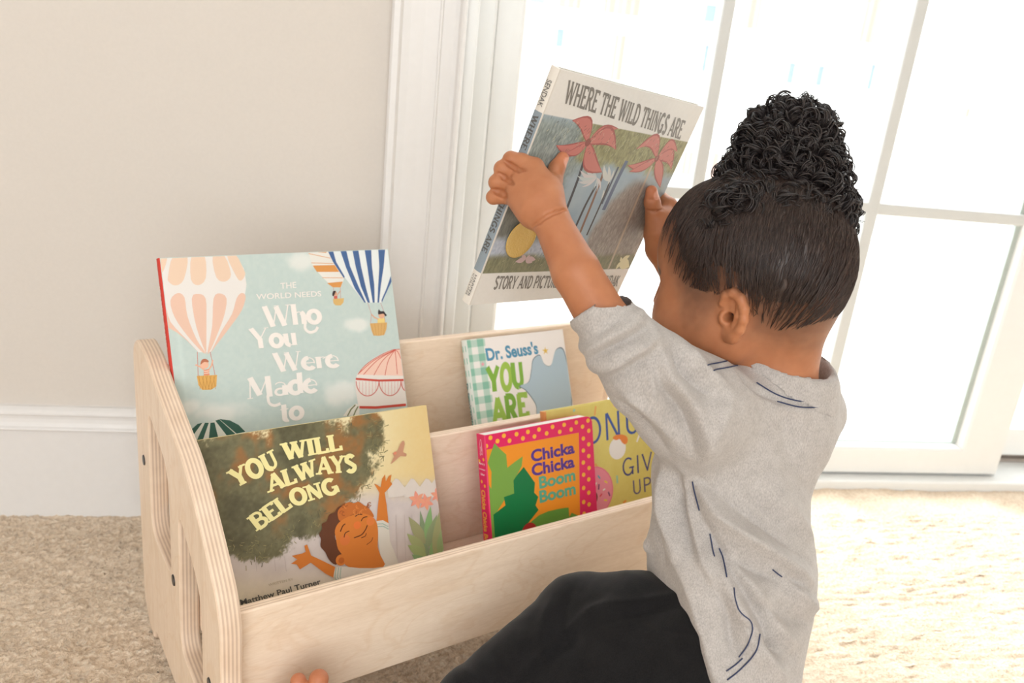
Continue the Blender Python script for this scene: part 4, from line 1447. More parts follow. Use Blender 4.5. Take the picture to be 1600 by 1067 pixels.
def bg_forest(uv):
    p = cover_px(cv, uv)
    x, y = (p[:, 0] - 710) * 2.54, (p[:, 1] - 70) * 2.54
    u_, v_ = uv[:, 0], uv[:, 1]
    f = (v_ - V_BOT) / (V_TOP - V_BOT)
    n_ = vnoise(uv * 420, 21); n2_ = vnoise(uv * 60, 22); n3_ = vnoise(np.column_stack([uv[:, 0] * 900, uv[:, 1] * 260]), 23, 2)
    paper = lerp((226, 222, 214), (232, 228, 221), n_)
    c = lerp((150, 168, 180), (176, 188, 190), n2_)
    def over(m, col, a=1.0):
        nonlocal c
        m = np.clip(m, 0, 1)[:, None] * a
        c = c * (1 - m) + col * m
    olive = lerp((120, 118, 84), (184, 178, 132), n3_)
    over(sstep(.68, .80, f + .22 * (n2_ - .5)) * sstep(.16, .3, u_ / HW), olive)
    grey = lerp((112, 122, 118), (180, 188, 182), n3_)
    over(sstep(.34, .24, u_ / HW + .22 * (n2_ - .5)) * sstep(.56, .68, f + .15 * (n2_ - .5)) * sstep(1.02, .93, f), grey)
    over(sstep(.30, .22, u_ / HW + .1 * (n2_ - .5)) * sstep(.68, .56, f + .2 * (n2_ - .5)), lerp((94, 96, 92), (136, 136, 124), n3_))
    over(sstep(.40, .30, u_ / HW) * sstep(.27, .20, f + .08 * (n2_ - .5)) * sstep(.08, .14, f), lerp((150, 160, 178), (206, 210, 216), n_))
    over(sstep(.24, .12, f + .16 * (n2_ - .5)) * sstep(.30, .44, u_ / HW), lerp((84, 88, 84), (128, 126, 112), n3_))
    # a dim mound of undergrowth behind the trunks on the right
    d = np.hypot((u_ / HW - .80) / .24, (f - .22) / .48)
    over(sstep(1.05, .85, d + .18 * (n2_ - .5)), lerp((124, 116, 108), (182, 172, 162), n3_))
    over(sstep(.14, .08, f + .05 * (n2_ - .5)), lerp((104, 104, 78), (148, 146, 112), n3_))
    over((f > 1.0) | (f < 0.0), paper)
    return s2l(np.clip(c, 0, 255))


cv.bg(bg_forest, 0.0011)
INK = (86, 82, 78)
for pts, w_, c_ in ((((492, 60), (440, 220), (345, 470)), .0038, (78, 78, 82)), (((590, 270), (500, 440), (410, 640)), .0034, (80, 76, 76)), (((662, 140), (580, 360), (455, 670)), .0036, (138, 106, 88)),
                    (((705, 240), (640, 400), (515, 680)), .0026, (84, 78, 74)), (((850, 60), (770, 220), (655, 470)), .0060, (104, 114, 134)), (((1060, 100), (960, 330), (830, 640), (695, 960)), .0036, (190, 172, 150)),
                    (((780, 110), (740, 200), (640, 420)), .0030, (90, 94, 104))):
    cv.line(P6(*pts), w_, c_, True)
for j in range(9):
    a_ = math.radians(100 + j * 24)
    leaf(cv, P6((600, 200))[0], P6((600 + 150 * math.cos(a_) * (1.1 if j < 6 else .5), 200 - 120 * math.sin(a_)))[0], .07, (196 + (j % 3) * 8, 202, 198), .1)
for b_, t_, bd in (((700, 230), (660, 90), .1), ((705, 230), (700, 100), 0), ((700, 235), (745, 130), -.1), ((660, 300), (630, 390), .1), ((690, 260), (735, 190), .15)):
    leaf(cv, P6(b_)[0], P6(t_)[0], .12, (206, 206, 198), bd)
PKS, PKD = (200, 126, 116), (172, 98, 92)
for (c0, tips) in (((440, 800), (((300, 606), .17, -.22), ((706, 676), .12, .12), ((158, 824), .13, .14), ((688, 866), .17, .22), ((236, 896), .14, .12), ((566, 1062), .16, -.14))),
                   ((1045, 940), (((862, 858), .16, -.32), ((1226, 884), .16, .34), ((788, 1002), .10, .10), ((800, 1056), .10, .06), ((1172, 1042), .18, .26), ((1074, 1200), .14, .02)))):
    for tip, w_, bd in tips:
        leaf(cv, P2(c0)[0], P2(tip)[0], w_ * 1.15, PKD, bd); leaf(cv, P2(c0)[0], P2((c0[0] + (tip[0] - c0[0]) * .97, c0[1] + (tip[1] - c0[1]) * .97))[0], w_ * .92, PKS, bd)
    cv.disc(P2(c0)[0], .0042, (150, 92, 84), 12)
rr = np.random.default_rng(9)
for j in range(340):      # pen hatching in the foliage and grass
    u_ = rr.uniform(.008, HW - .008); f_ = rr.choice([rr.uniform(.80, .985), rr.uniform(.02, .13), rr.uniform(.02, .2)], p=[.6, .25, .15])
    v_ = V_BOT + f_ * (V_TOP - V_BOT)
    L_ = rr.uniform(.002, .0045); a_ = rr.normal(1.1, .3)
    V, F = ribbon([(u_, v_), (u_ + L_ * math.cos(a_), v_ + L_ * math.sin(a_))], .00035)
    for f in F:
        cv.upoly(V[list(f)], (92, 90, 76) if j % 3 else (206, 200, 166))
cv.up()
for cc_, pts in (((226, 220, 178), ((800, 900), (770, 950), (800, 870), (850, 860), (845, 935), (815, 945))),):
    for q in pts[1:]:
        leaf(cv, P6(pts[0])[0], P6(((q[0] - 800) * 1.5 + 800, (q[1] - 900) * 1.3 + 900))[0], .28, cc_)
for q in ((245, 858), (300, 835), (318, 852), (268, 835), (305, 862)):
    leaf(cv, K((282, 850))[0], K(((q[0] - 282) * 1.1 + 282, (q[1] - 850) * 1.2 + 850))[0], .22, (200, 172, 170))
TITLE = (134, 128, 120)
cv.text('WHERE THE WILD THINGS ARE', *P2((224, 452), (1246, 772), (274, 252)), TITLE, 'narrow')
cv.text('STORY AND PICTURES BY MAURICE SENDAK', *P3((284, 694), (1392, 668), (318, 580)), (126, 120, 112), 'narrow')


def sp6(s_, th_, h_, xf_):
    # the picture wraps over the spine between the two pale bands
    V = [(xf_(z_) - .00018, v_, z_) for v_ in (V_BOT, V_TOP) for z_ in np.linspace(-th_ * .97, -th_ * .03, 5)]
    s_.add(V, [(i, i + 1, i + 6, i + 5) for i in range(4)], s2l((138, 150, 158)))
    dk = (92, 90, 88)
    spine_text(s_, 'SENDAK', h_ - .012, V_TOP + .004, -th_ / 2, .0062, dk, lambda z_: xf_(z_) - .0002)
    spine_text(s_, 'WHERE THE WILD THINGS ARE', V_TOP - .004, V_BOT + .02, -th_ / 2, .0062, dk, lambda z_: xf_(z_) - .0003, style='narrow')
    spine_text(s_, 'HARPER', V_BOT - .004, .008, -th_ * .36, .0026, dk, lambda z_: xf_(z_) - .0002)
    spine_text(s_, 'COLLINS', V_BOT - .004, .008, -th_ * .68, .0026, dk, lambda z_: xf_(z_) - .0002)


HELD = hard_book('grey jungle book', cv, 0.0105, M_print, (224, 218, 208), (196, 190, 178), sp6, group=None, round_spine=0.001)
HELD['label'] = 'grey jungle picture book with pink palms and gold seal, held in both hands'
k = NT('gold_foil')
nz = k.noise(k.coords((1, 1, 1)), 260.0, 3, 0.6, 1.2)
k.set(Base_Color=rgba((226, 192, 112)), Metallic=0.55, Roughness=0.42, Normal=k.bump(nz, 0.8, 0.0015))
M_gold = k.m
q = cv.uv(K((262, 768)))[0]
s_ = Soup()
rad = .0205
ring = [(r_, z_) for r_, z_ in ((rad, .0002), (rad, .0006), (rad * .95, .0008), (rad * .92, .0006), (rad * .6, .0007), (rad * .3, .0009))]
V = [(q[0] + r_ * math.cos(a_), q[1] + r_ * math.sin(a_), z_ + .0012) for r_, z_ in ring for a_ in np.linspace(0, 2 * np.pi, 36, endpoint=False)]
F = [(i * 36 + j, i * 36 + (j + 1) % 36, (i + 1) * 36 + (j + 1) % 36, (i + 1) * 36 + j) for i in range(5) for j in range(36)] + [tuple(range(5 * 36, 6 * 36))]
s_.add(V, F)
s_.build('gold_seal', M_gold, HELD, True)

# ================================================================== solid modelling: distance fields turned into one smooth skin
class Field:
    def __init__(self):
        self.items = []

    def _add(self, fn, c, r, op, k):
        self.items.append((fn, np.asarray(c, float), float(r), op, float(k)))
        return self

    def cone(self, a, b, ra, rb, k=0.008, op='+'):
        a, b = np.asarray(a, float), np.asarray(b, float)
        ba = b - a
        L2 = max(float(ba @ ba), 1e-12)

        def fn(p):
            t_ = np.clip(((p - a) @ ba) / L2, 0, 1)
            return np.linalg.norm(p - a - t_[:, None] * ba, axis=1) - (ra + (rb - ra) * t_)
        return self._add(fn, (a + b) / 2, np.sqrt(L2) / 2 + max(ra, rb), op, k)

    def chain(self, pts, radii, k=0.008, op='+'):
        for i in range(len(pts) - 1):
            self.cone(pts[i], pts[i + 1], radii[i], radii[i + 1], k if i == 0 else min(k, 0.004), op)
        return self

    def ell(self, c, axes, rad, k=0.01, op='+'):
        c = np.asarray(c, float); A = np.asarray(axes, float); rad = np.asarray(rad, float)

        def fn(p):
            q = (p - c) @ A.T
            k0 = np.linalg.norm(q / rad, axis=1); k1 = np.linalg.norm(q / rad ** 2, axis=1) + 1e-9
            return np.where(k0 < 1e-3, -rad.min(), k0 * (k0 - 1) / k1)
        return self._add(fn, c, rad.max(), op, k)

    def flat(self, a, b, ra, rb, side, squash, k=0.012, op='+'):
        """a tapering limb with an oval section: `side` is the wide direction, the third one is squashed"""
        a, b = np.asarray(a, float), np.asarray(b, float)
        up = (b - a) / np.linalg.norm(b - a)
        s_ = np.asarray(side, float); s_ = s_ - up * (s_ @ up); s_ /= np.linalg.norm(s_)
        f_ = np.cross(s_, up)
        L = np.linalg.norm(b - a)

        def fn(p):
            q = p - a
            u_ = q @ up; x_ = q @ s_; y_ = (q @ f_) / squash
            t_ = np.clip(u_ / L, 0, 1)
            d = np.sqrt(x_ ** 2 + y_ ** 2 + (u_ - t_ * L) ** 2) - (ra + (rb - ra) * t_)
            return d * (0.5 + 0.5 * squash)
        return self._add(fn, (a + b) / 2, L / 2 + max(ra, rb), op, k)

    def plane_cut(self, p0, n, k=0.002):
        """keeps what lies on the side the normal points away from"""
        p0 = np.asarray(p0, float); n = np.asarray(n, float) / np.linalg.norm(n)
        return self._add(lambda p: -((p - p0) @ n), p0, 1e9, '-', k)

    def __call__(self, P):
        P = np.asarray(P, float)
        D = np.full(len(P), 0.5)
        for fn, c, r, op, k in self.items:
            reach = r + k + 0.06
            m = np.ones(len(P), bool) if r > 1e6 else (np.abs(P - c).max(axis=1) < reach)
            if not m.any():
                continue
            d1 = D[m]; d2 = fn(P[m])
            if op == '+':
                h_ = np.clip(0.5 + 0.5 * (d1 - d2) / k, 0, 1)
                D[m] = d1 * (1 - h_) + d2 * h_ - k * h_ * (1 - h_)
            else:
                h_ = np.clip(0.5 - 0.5 * (d1 + d2) / k, 0, 1)
                D[m] = d1 * (1 - h_) - d2 * h_ + k * h_ * (1 - h_)
        return D


def grad(f, P, e=0.0008):
    g_ = np.stack([f(P + np.eye(3)[i] * e) - f(P - np.eye(3)[i] * e) for i in range(3)], 1)
    return g_ / (np.linalg.norm(g_, axis=1)[:, None] + 1e-9)


def skin(f, lo, hi, h, band=1.35):
    """surface nets over the blocks next to the surface"""
    lo = np.asarray(lo, float); hi = np.asarray(hi, float)
    B_ = 4
    n = (np.ceil((hi - lo) / (h * B_)).astype(int) + 1)
    ax = [lo[i] + (np.arange(n[i]) + 0.5) * h * B_ for i in range(3)]
    G = np.stack(np.meshgrid(*ax, indexing='ij'), -1).reshape(-1, 3)
    dc = f(G)
    bi = np.argwhere((np.abs(dc) < h * B_ * band).reshape(n))
    off = np.stack(np.meshgrid(*[np.arange(B_)] * 3, indexing='ij'), -1).reshape(-1, 3)
    idx = (bi[:, None, :] * B_ + off[None]).reshape(-1, 3)
    N = n * B_ + 2
    key = lambda c: (c[:, 0].astype(np.int64) * N[1] + c[:, 1]) * N[2] + c[:, 2]
    kk = key(idx)
    o_ = np.argsort(kk); kk = kk[o_]; idx = idx[o_]
    val = np.concatenate([f(lo + (idx[s_:s_ + 300000] + 0.5) * h) for s_ in range(0, len(idx), 300000)])

    def find(c):
        j = np.searchsorted(kk, c)
        j = np.minimum(j, len(kk) - 1)
        return np.where(kk[j] == c, j, -1)
    corner = np.array([(x, y, z) for x in (0, 1) for y in (0, 1) for z in (0, 1)])
    step = [(x * N[1] + y) * N[2] + z for x, y, z in corner]
    nb = np.stack([find(kk + s_) for s_ in step], 1)                     # the eight corners of every cell
    ok = (nb >= 0).all(1)
    vals = val[nb]
    neg = (vals < 0).sum(1)
    cell = np.where(ok & (neg > 0) & (neg < 8))[0]
    vals = vals[cell]
    acc = np.zeros((len(cell), 3)); cnt = np.zeros(len(cell))
    for i in range(8):
        for j in range(i + 1, 8):
            if np.abs(corner[i] - corner[j]).sum() == 1:
                a, b = vals[:, i], vals[:, j]
                m = (a < 0) != (b < 0)
                t_ = np.where(m, a / np.where(m, a - b, 1), 0)
                acc += m[:, None] * (corner[i] + t_[:, None] * (corner[j] - corner[i])); cnt += m
    V = lo + (idx[cell] + acc / cnt[:, None] + 0.5) * h
    vid = np.full(len(kk), -1); vid[cell] = np.arange(len(cell))
    F = []
    unit = [N[1] * N[2], N[2], 1]
    for axis in range(3):
        j = nb[:, (4, 2, 1)[axis]]
        s0 = val < 0
        s1 = val[np.maximum(j, 0)] < 0
        u_, v_ = [(1, 2), (2, 0), (0, 1)][axis]
        for m, flip in (((j >= 0) & s0 & ~s1, False), ((j >= 0) & ~s0 & s1, True)):
            e = kk[m]
            q = []
            for du, dv in ((-1, -1), (0, -1), (0, 0), (-1, 0)):
                w_ = find(e + du * unit[u_] + dv * unit[v_])
                q.append(np.where(w_ >= 0, vid[np.maximum(w_, 0)], -1))
            q = np.stack(q, 1)
            q = q[(q >= 0).all(1)]
            F.append(q[:, ::-1] if flip else q)
    F = np.concatenate(F)
    for _ in range(2):
        V = V - grad(f, V) * np.clip(f(V), -h, h)[:, None]
    return V, F


def relax(V, F, n=1, w=0.5):
    E = np.concatenate([F[:, [0, 1]], F[:, [1, 2]], F[:, [2, 3]], F[:, [3, 0]]])
    for _ in range(n):
        acc = np.zeros_like(V); cnt = np.zeros(len(V))
        for a, b in ((0, 1), (1, 0)):
            for i in range(3):
                acc[:, i] += np.bincount(E[:, a], V[E[:, b], i], len(V))
            cnt += np.bincount(E[:, a], minlength=len(V))
        V = V * (1 - w) + w * acc / np.maximum(cnt, 1)[:, None]
    return V


def fast_mesh(name, V, F, mat, parent=None, smooth=True, colors=None, base=None):
    me = bpy.data.meshes.new(name)
    V = np.asarray(V, np.float32)
    if base is not None:
        V = V - np.asarray(base, np.float32)
    n_, m_ = len(F), F.shape[1]
    me.vertices.add(len(V)); me.vertices.foreach_set('co', V.ravel())
    me.loops.add(n_ * m_); me.loops.foreach_set('vertex_index', F.astype(np.int32).ravel())
    me.polygons.add(n_)
    me.polygons.foreach_set('loop_start', np.arange(0, n_ * m_, m_, dtype=np.int32))
    me.polygons.foreach_set('loop_total', np.full(n_, m_, np.int32))
    me.polygons.foreach_set('use_smooth', np.full(n_, smooth))
    me.update(calc_edges=True); me.validate()
    if colors is not None:
        at_ = me.color_attributes.new('Col', 'FLOAT_COLOR', 'POINT')
        cc = np.ones((len(V), 4), np.float32); cc[:, :3] = colors
        at_.data.foreach_set('color', cc.ravel())
    me.materials.append(mat)
    o = link(bpy.data.objects.new(name, me), parent)
    return o


def polydist(P, path):
    """distance to a polyline"""
    best = np.full(len(P), 9.0); tt = np.zeros(len(P))
    path = np.asarray(path, float)
    for i in range(len(path) - 1):
        a, b = path[i], path[i + 1]
        ba = b - a
        t_ = np.clip(((P - a) @ ba) / (ba @ ba + 1e-12), 0, 1)
        d = np.linalg.norm(P - a - t_[:, None] * ba, axis=1)
        m = d < best
        best[m] = d[m]; tt[m] = (i + t_[m]) / (len(path) - 1)
    return best, tt


def surf(f, px, py, start=0.55):
    """first point of a field along the line of sight"""
    d = ray(px, py); d = d / np.linalg.norm(d)
    t_ = start
    for _ in range(260):
        s_ = float(f((CAM_LOC + d * t_)[None])[0])
        if s_ < 0.0003:
            break
        t_ += min(max(0.4 * s_, 0.0002), 0.012)
        if t_ > 1.4:
            return None
    return CAM_LOC + d * t_

# ================================================================== the child
UP = np.array([0, 0, 1.0])


def heading(deg, pitch=0.0):
    a, p = math.radians(deg), math.radians(pitch)
    f0 = np.array([-math.sin(a), math.cos(a), 0.0])
    l_ = np.array([-math.cos(a), -math.sin(a), 0.0])
    f_ = f0 * math.cos(p) - UP * math.sin(p)
    return f_, l_, np.cross(f_, l_)


# --- joints of the pose
HC = at(1181, 408, 0.80)                          # middle of the skull
HFd, HL, HU = heading(42, 12)                     # head looks at the book
TFd, TL_, TU = heading(31)                        # chest turned to the shelf
HAX = np.array([HFd, HL, HU])


def hp(f_, l_, u_):
    return HC + HFd * f_ + HL * l_ + HU * u_


NECK = at(1204, 582, 0.825)
LSH = at(1083, 640, 0.765)
RSH = at(1244, 640, 0.88)
LEL = at(948, 508, 0.708)
LWR = at(858, 338, 0.728)
REL = at(1150, 560, 0.97)
RWR = at(1033, 388, 0.945)
PEL = at(1135, 1030, 0.815)
CHEST = at(1150, 720, 0.825)
LHIP = at(1118, 990, 0.80)
LKN = at(908, 966, 0.865)
LAN = at(592, 1252, 0.835)
RHIP = at(1165, 1020, 0.85)
RKN = at(1092, 1160, 0.92)
RAN = at(1225, 1310, 0.80)

# the cover plane of the held book, to lay the thumbs on
n_book = HB.n


def on_book(px, py, lift):
    return on_plane(px, py, HB.o + n_book * lift, n_book)


def behind_book(px, py, lift=0.0):
    return on_plane(px, py, HB.o - n_book * (0.0105 + lift), n_book)


def head_field(fd, grow=0.0):
    g_ = grow
    fd.ell(hp(0.0, 0, 0.004), HAX, (0.085 + g_, 0.070 + g_, 0.079 + g_), 0.001)
    fd.ell(hp(-0.020, 0, -0.010), HAX, (0.064 + g_, 0.067 + g_, 0.069 + g_), 0.02)       # back of the skull
    fd.ell(hp(0.045, 0, 0.006), HAX, (0.050 + g_, 0.062 + g_, 0.060 + g_), 0.02)         # forehead
    return fd


body = Field()
head_field(body)
for s_ in (1, -1):
    body.ell(hp(0.052, 0.030 * s_, -0.052), HAX, (0.040, 0.040, 0.040), 0.022)           # full cheeks
    body.ell(hp(0.018, 0.044 * s_, -0.060), HAX, (0.040, 0.030, 0.036), 0.02)            # jaw
    body.ell(hp(0.082, 0.032 * s_, -0.022), HAX, (0.010, 0.015, 0.009), 0.008, '-')      # eye sockets
    body.ell(hp(0.076, 0.030 * s_, -0.022), HAX, (0.011, 0.012, 0.010), 0.003)           # eyes, lids lowered
body.ell(hp(0.060, 0, -0.078), HAX, (0.032, 0.034, 0.024), 0.02)                          # chin
body.cone(hp(0.094, 0, -0.020), hp(0.103, 0, -0.043), 0.007, 0.0085, 0.012)               # nose
body.ell(hp(0.096, 0, -0.064), HAX, (0.010, 0.018, 0.0055), 0.004)                        # lips
body.ell(hp(0.106, 0, -0.0635), HAX, (0.010, 0.016, 0.0009), 0.002, '-')
# neck, trunk
body.cone(hp(-0.030, 0, -0.050), NECK - TU * 0.02, 0.038, 0.044, 0.018)
body.flat(NECK - TU * 0.055, CHEST - TU * 0.06, 0.066, 0.066, TL_, 0.72, 0.03)
body.flat(CHEST - TU * 0.06, PEL, 0.066, 0.062, TL_, 0.72, 0.02)
# ears: a rim around a dish, a lobe, the canal
for s_ in (1, -1):
    ec = hp(-0.004, 0.0715 * s_, -0.040)
    ob = HL * s_ * 0.62 - HFd * 0.62 + UP * 0.0; ob /= np.linalg.norm(ob)                 # the way the ear stands out
    eb = -HFd * 0.80 - HL * s_ * (-0.60); eb -= ob * (eb @ ob)
    eb = (HL * s_ * 0.24 - HFd * 0.97); eb /= np.linalg.norm(eb)                          # outwards and back, in the dish
    eu = HU - 0.12 * HFd; eu -= eb * (eu @ eb); eu /= np.linalg.norm(eu)
    en = -np.cross(eu, eb) * s_                                                            # what the dish faces
    ep = lambda b_, u_, n_: ec + eb * b_ * 0.95 + eu * u_ * 0.84 + en * n_
    body.ell(ep(0.006, 0.000, -0.002), np.array([eb, eu, en]), (0.0135, 0.021, 0.0035), 0.006)
    rim = [ep(-0.006, 0.012, 0.002), ep(-0.001, 0.0215, 0.003), ep(0.008, 0.0245, 0.003), ep(0.0165, 0.0195, 0.003), ep(0.0205, 0.009, 0.003), ep(0.0200, -0.003, 0.003), ep(0.0150, -0.014, 0.002), ep(0.0075, -0.022, 0.001)]
    body.chain(rim, [0.0030, 0.0036, 0.0040, 0.0042, 0.0042, 0.0040, 0.0042, 0.0050], 0.003)
    body.ell(ep(0.0035, -0.0215, 0.0005), np.array([eb, eu, en]), (0.0085, 0.0085, 0.0045), 0.004)
    body.chain([ep(0.013, 0.012, 0.002), ep(0.013, 0.000, 0.003), ep(0.008, -0.010, 0.002)], [0.0020, 0.0024, 0.0024], 0.003)
    body.ell(ep(-0.004, -0.004, 0.003), np.array([eb, eu, en]), (0.004, 0.006, 0.004), 0.004)
    body.cone(ep(0.003, -0.002, 0.008), ep(0.0005, -0.003, -0.010), 0.0052, 0.0035, 0.002, '-')
    body.cone(ep(0.006, 0.014, 0.0065), ep(0.001, 0.008, 0.003), 0.0022, 0.002, 0.002, '-')

# --- arms
body.chain([LSH, at(1010, 568, 0.728), LEL, at(900, 425, 0.712), LWR], [0.031, 0.024, 0.0222, 0.0206, 0.0158], 0.012)
body.chain([RSH, REL, at(1085, 470, 0.958), RWR], [0.038, 0.026, 0.0225, 0.0165], 0.012)

# --- left hand: back of the hand to us, fingers round the spine, thumb on the cover
hand_l = []                                        # (fingertip centre, radius) to redden later
nails = []
wr = LWR
body.chain([wr, at(846, 306, 0.736)], [0.0160, 0.0180], 0.006)
kn = [at(835, 262, 0.7430), at(824, 274, 0.7435), at(814, 290, 0.7445), at(806, 309, 0.7470)]       # knuckles
body.cone(at(846, 312, 0.7365), kn[0], 0.0175, 0.0092, 0.008)
body.cone(at(844, 316, 0.7370), kn[1], 0.0170, 0.0092, 0.010)
body.cone(at(838, 322, 0.7370), kn[2], 0.0160, 0.0090, 0.010)
body.cone(at(834, 328, 0.7370), kn[3], 0.0145, 0.0085, 0.010)
body.ell(at(830, 298, 0.7395), np.array([CR, CU, CF]), (0.0200, 0.0190, 0.0105), 0.010)
pip = [at(799, 250, 0.7465), at(785, 264, 0.7480), at(776, 285, 0.7510), at(771, 308, 0.7560)]
rad = [0.0076, 0.0074, 0.0070, 0.0063]
for i in range(4):
    a, b = kn[i], pip[i]
    px_, py_ = [(800, 250), (786, 264), (777, 285), (771, 309)][i]
    c1 = behind_book(px_ + 17, py_ + 1, rad[i] * 0.9)
    c2 = behind_book(px_ + 34, py_ + 4, rad[i] * 0.82)
    body.chain([a, a * 0.45 + b * 0.55 + CU * 0.001, b, c1, c2], [0.0082 if i < 3 else 0.0072, rad[i] * 1.02, rad[i], rad[i] * 0.95, rad[i] * 0.84], 0.0028)
    hand_l.append((c2, 0.012))
t0 = at(856, 296, 0.737); t1 = on_book(864, 283, 0.0125); t2 = on_book(870, 263, 0.0085); t3 = on_book(879, 247, 0.0062)
body.chain([at(850, 312, 0.735), t0, t1, t2, t3], [0.0150, 0.0118, 0.0084, 0.0072, 0.0060], 0.006)
hand_l.append((t3, 0.014))
nails.append((t3 * 0.72 + t2 * 0.28 + n_book * 0.0040 + CR * 0.0030, 0.0052))
# --- right hand: thumb on the cover, fingers behind it
q0 = on_book(1024, 338, 0.0150); q1 = on_book(1019, 316, 0.0105); q2 = on_book(1018, 299, 0.0070)
palm = at(1036, 350, 0.942)
body.chain([RWR, at(1034, 366, 0.943), palm], [0.0172, 0.0190, 0.0190], 0.006)
body.chain([at(1030, 362, 0.936), q0, q1, q2], [0.0165, 0.0108, 0.0085, 0.0066], 0.006)
hand_l.append((q2, 0.015))
nails.append((q2 * 0.85 + q1 * 0.15 + n_book * 0.0055 + CR * 0.0015, 0.0050))
for i, (px_, py_) in enumerate(((1046, 322), (1048, 338), (1046, 354), (1041, 369))):
    a = at(px_, py_, 0.948 + 0.004 * i)
    ex_ = HB.uv([(px_, py_)])[0]
    g1 = HB.o + HB.ex * (HW + 0.0075) + HB.ey * (ex_[1] + 0.008) - n_book * 0.014
    g2 = HB.o + HB.ex * (HW - 0.010) + HB.ey * (ex_[1] + 0.012) - n_book * 0.0185
    g3 = HB.o + HB.ex * (HW - 0.026) + HB.ey * (ex_[1] + 0.012) - n_book * 0.0175
    rr_ = (0.0078, 0.0076, 0.0072, 0.0064)[i]
    body.chain([palm, a, g1, g2, g3], [0.0150, 0.0092, rr_, rr_ * 0.95, rr_ * 0.82], 0.006)
    hand_l.append((g3, 0.012))

# --- legs under the trousers, feet
body.chain([LHIP, LKN, LAN], [0.046, 0.034, 0.024], 0.02)
body.chain([RHIP, RKN, RAN], [0.046, 0.036, 0.024], 0.02)
heel = at(562, 1300, 0.83)
ball = at(492, 1112, 0.787)
body.chain([LAN, heel], [0.024, 0.022], 0.012)
body.flat(heel, ball, 0.021, 0.026, CR + 0.25 * CU, 0.62, 0.014)
toes = [((498, 1061, 0.780), 0.0092, 0.016), ((466, 1064, 0.781), 0.0074, 0.015), ((446, 1080, 0.783), 0.0068, 0.013), ((430, 1098, 0.785), 0.0064, 0.012), ((417, 1118, 0.787), 0.0060, 0.011)]
for (tp, r_, L_) in toes:
    tip = at(*tp)
    body.chain([tip + (ball - tip) * 0.75, tip * 0.6 + ball * 0.4 - CF * 0.003, tip], [r_ * 1.1, r_ * 0.95, r_], 0.004)
    hand_l.append((tip, 0.015))
    nails.append((tip + CU * r_ * 0.25 + CF * r_ * 0.75, r_ * 0.55))
rheel = RAN + np.array([0.02, -0.045, 0.0]); rheel[2] = 0.024
rball = RAN + np.array([0.055, -0.125, 0.0]); rball[2] = 0.020
body.chain([RAN, rheel], [0.024, 0.022], 0.012)
body.flat(rheel, rball, 0.021, 0.024, (1, .35, 0), 0.6, 0.014)
for i in range(5):
    tp = rball + np.array([0.012, -0.028 + 0.003 * i, -0.004]) + np.array([1, .4, 0]) * (i - 2) * 0.0105
    body.chain([rball + (tp - rball) * .3, tp], [0.008, 0.0072 - 0.0004 * i], 0.004)

# --- creases: between the fingers, at the wrists, across the thumb
for pts, r_, k_ in ((((790, 252), (797, 257), (805, 262), (814, 266), (822, 267)), 0.0026, 0.0012), (((780, 270), (788, 277), (796, 283), (803, 288)), 0.0027, 0.0012), (((771, 296), (778, 299), (786, 303), (792, 306)), 0.0026, 0.0025),
                    (((833, 354), (843, 346), (856, 337), (870, 331), (884, 328)), 0.0017, 0.002), (((866, 272), (873, 276)), 0.0007, 0.003),
                    (((1010, 328), (1022, 330), (1036, 326)), 0.0012, 0.003), (((1012, 311), (1022, 312), (1030, 309)), 0.0007, 0.002)):
    P = [surf(body, x, y) for x, y in pts]
    P = [p for p in P if p is not None]
    if len(P) > 1:
        P = [q_ + CF * r_ * .55 for q_ in P]
        body.chain(P, [r_ * .5] + [r_] * (len(P) - 2) + [r_ * .4], k_, '-')

# ---------------------------------------------------------------- grey shirt
shirt = Field()
shirt.flat(NECK - TU * 0.050, CHEST - TU * 0.02, 0.076, 0.085, TL_, 0.76, 0.03)
shirt.flat(CHEST - TU * 0.02, at(1140, 900, 0.82), 0.085, 0.088, TL_, 0.80, 0.02)
shirt.flat(at(1140, 900, 0.82), at(1112, 1075, 0.805), 0.088, 0.092, TL_, 0.84, 0.02)
NKH = at(1220, 578, 0.832)
shirt.cone(NKH - TU * 0.012, NKH - TU * 0.05, 0.0525, 0.064, 0.03)
shirt.chain([NECK - TU * 0.045 + TL_ * 0.03, LSH], [0.046, 0.046], 0.025)
shirt.chain([NECK - TU * 0.045 - TL_ * 0.03, RSH], [0.044, 0.042], 0.025)
shirt.chain([LSH, at(1018, 586, 0.735), at(962, 527, 0.715), at(930, 480, 0.7090)], [0.0500, 0.0410, 0.0315, 0.0250], 0.02)
shirt.chain([RSH, REL], [0.042, 0.034], 0.02)
ad = at(915, 452, 0.7105) - at(948, 508, 0.708); ad /= np.linalg.norm(ad)
rd_ = REL - RSH; rd_ /= np.linalg.norm(rd_)
CUT_L = at(931, 479, 0.7090)


def shirt_f(P):
    D = shirt(P)
    # open ends: cuffs, neck, hem
    near = np.linalg.norm(P - CUT_L, axis=1) < 0.07
    D = np.where(near, np.maximum(D, (P - CUT_L) @ ad), D)
    ax_ = np.linalg.norm(np.cross(P - CUT_L, ad), axis=1)
    D = np.where(near, np.maximum(D, -np.maximum(ax_ - 0.0205, -0.006 - (P - CUT_L) @ ad)), D)
    D = np.maximum(D, np.where(np.linalg.norm(P - REL, axis=1) < 0.06, (P - REL) @ rd_, -1))
    D = np.maximum(D, -HEM(P))
    nd = np.linalg.norm(np.cross(P - NKH, NAX), axis=1) - 0.0475
    hole = np.where((P - NKH) @ NAX > -0.03, nd, 1.0)
    h_ = np.clip(0.5 - 0.5 * (D + hole) / 0.004, 0, 1)
    return D * (1 - h_) - hole * h_ + 0.004 * h_ * (1 - h_)


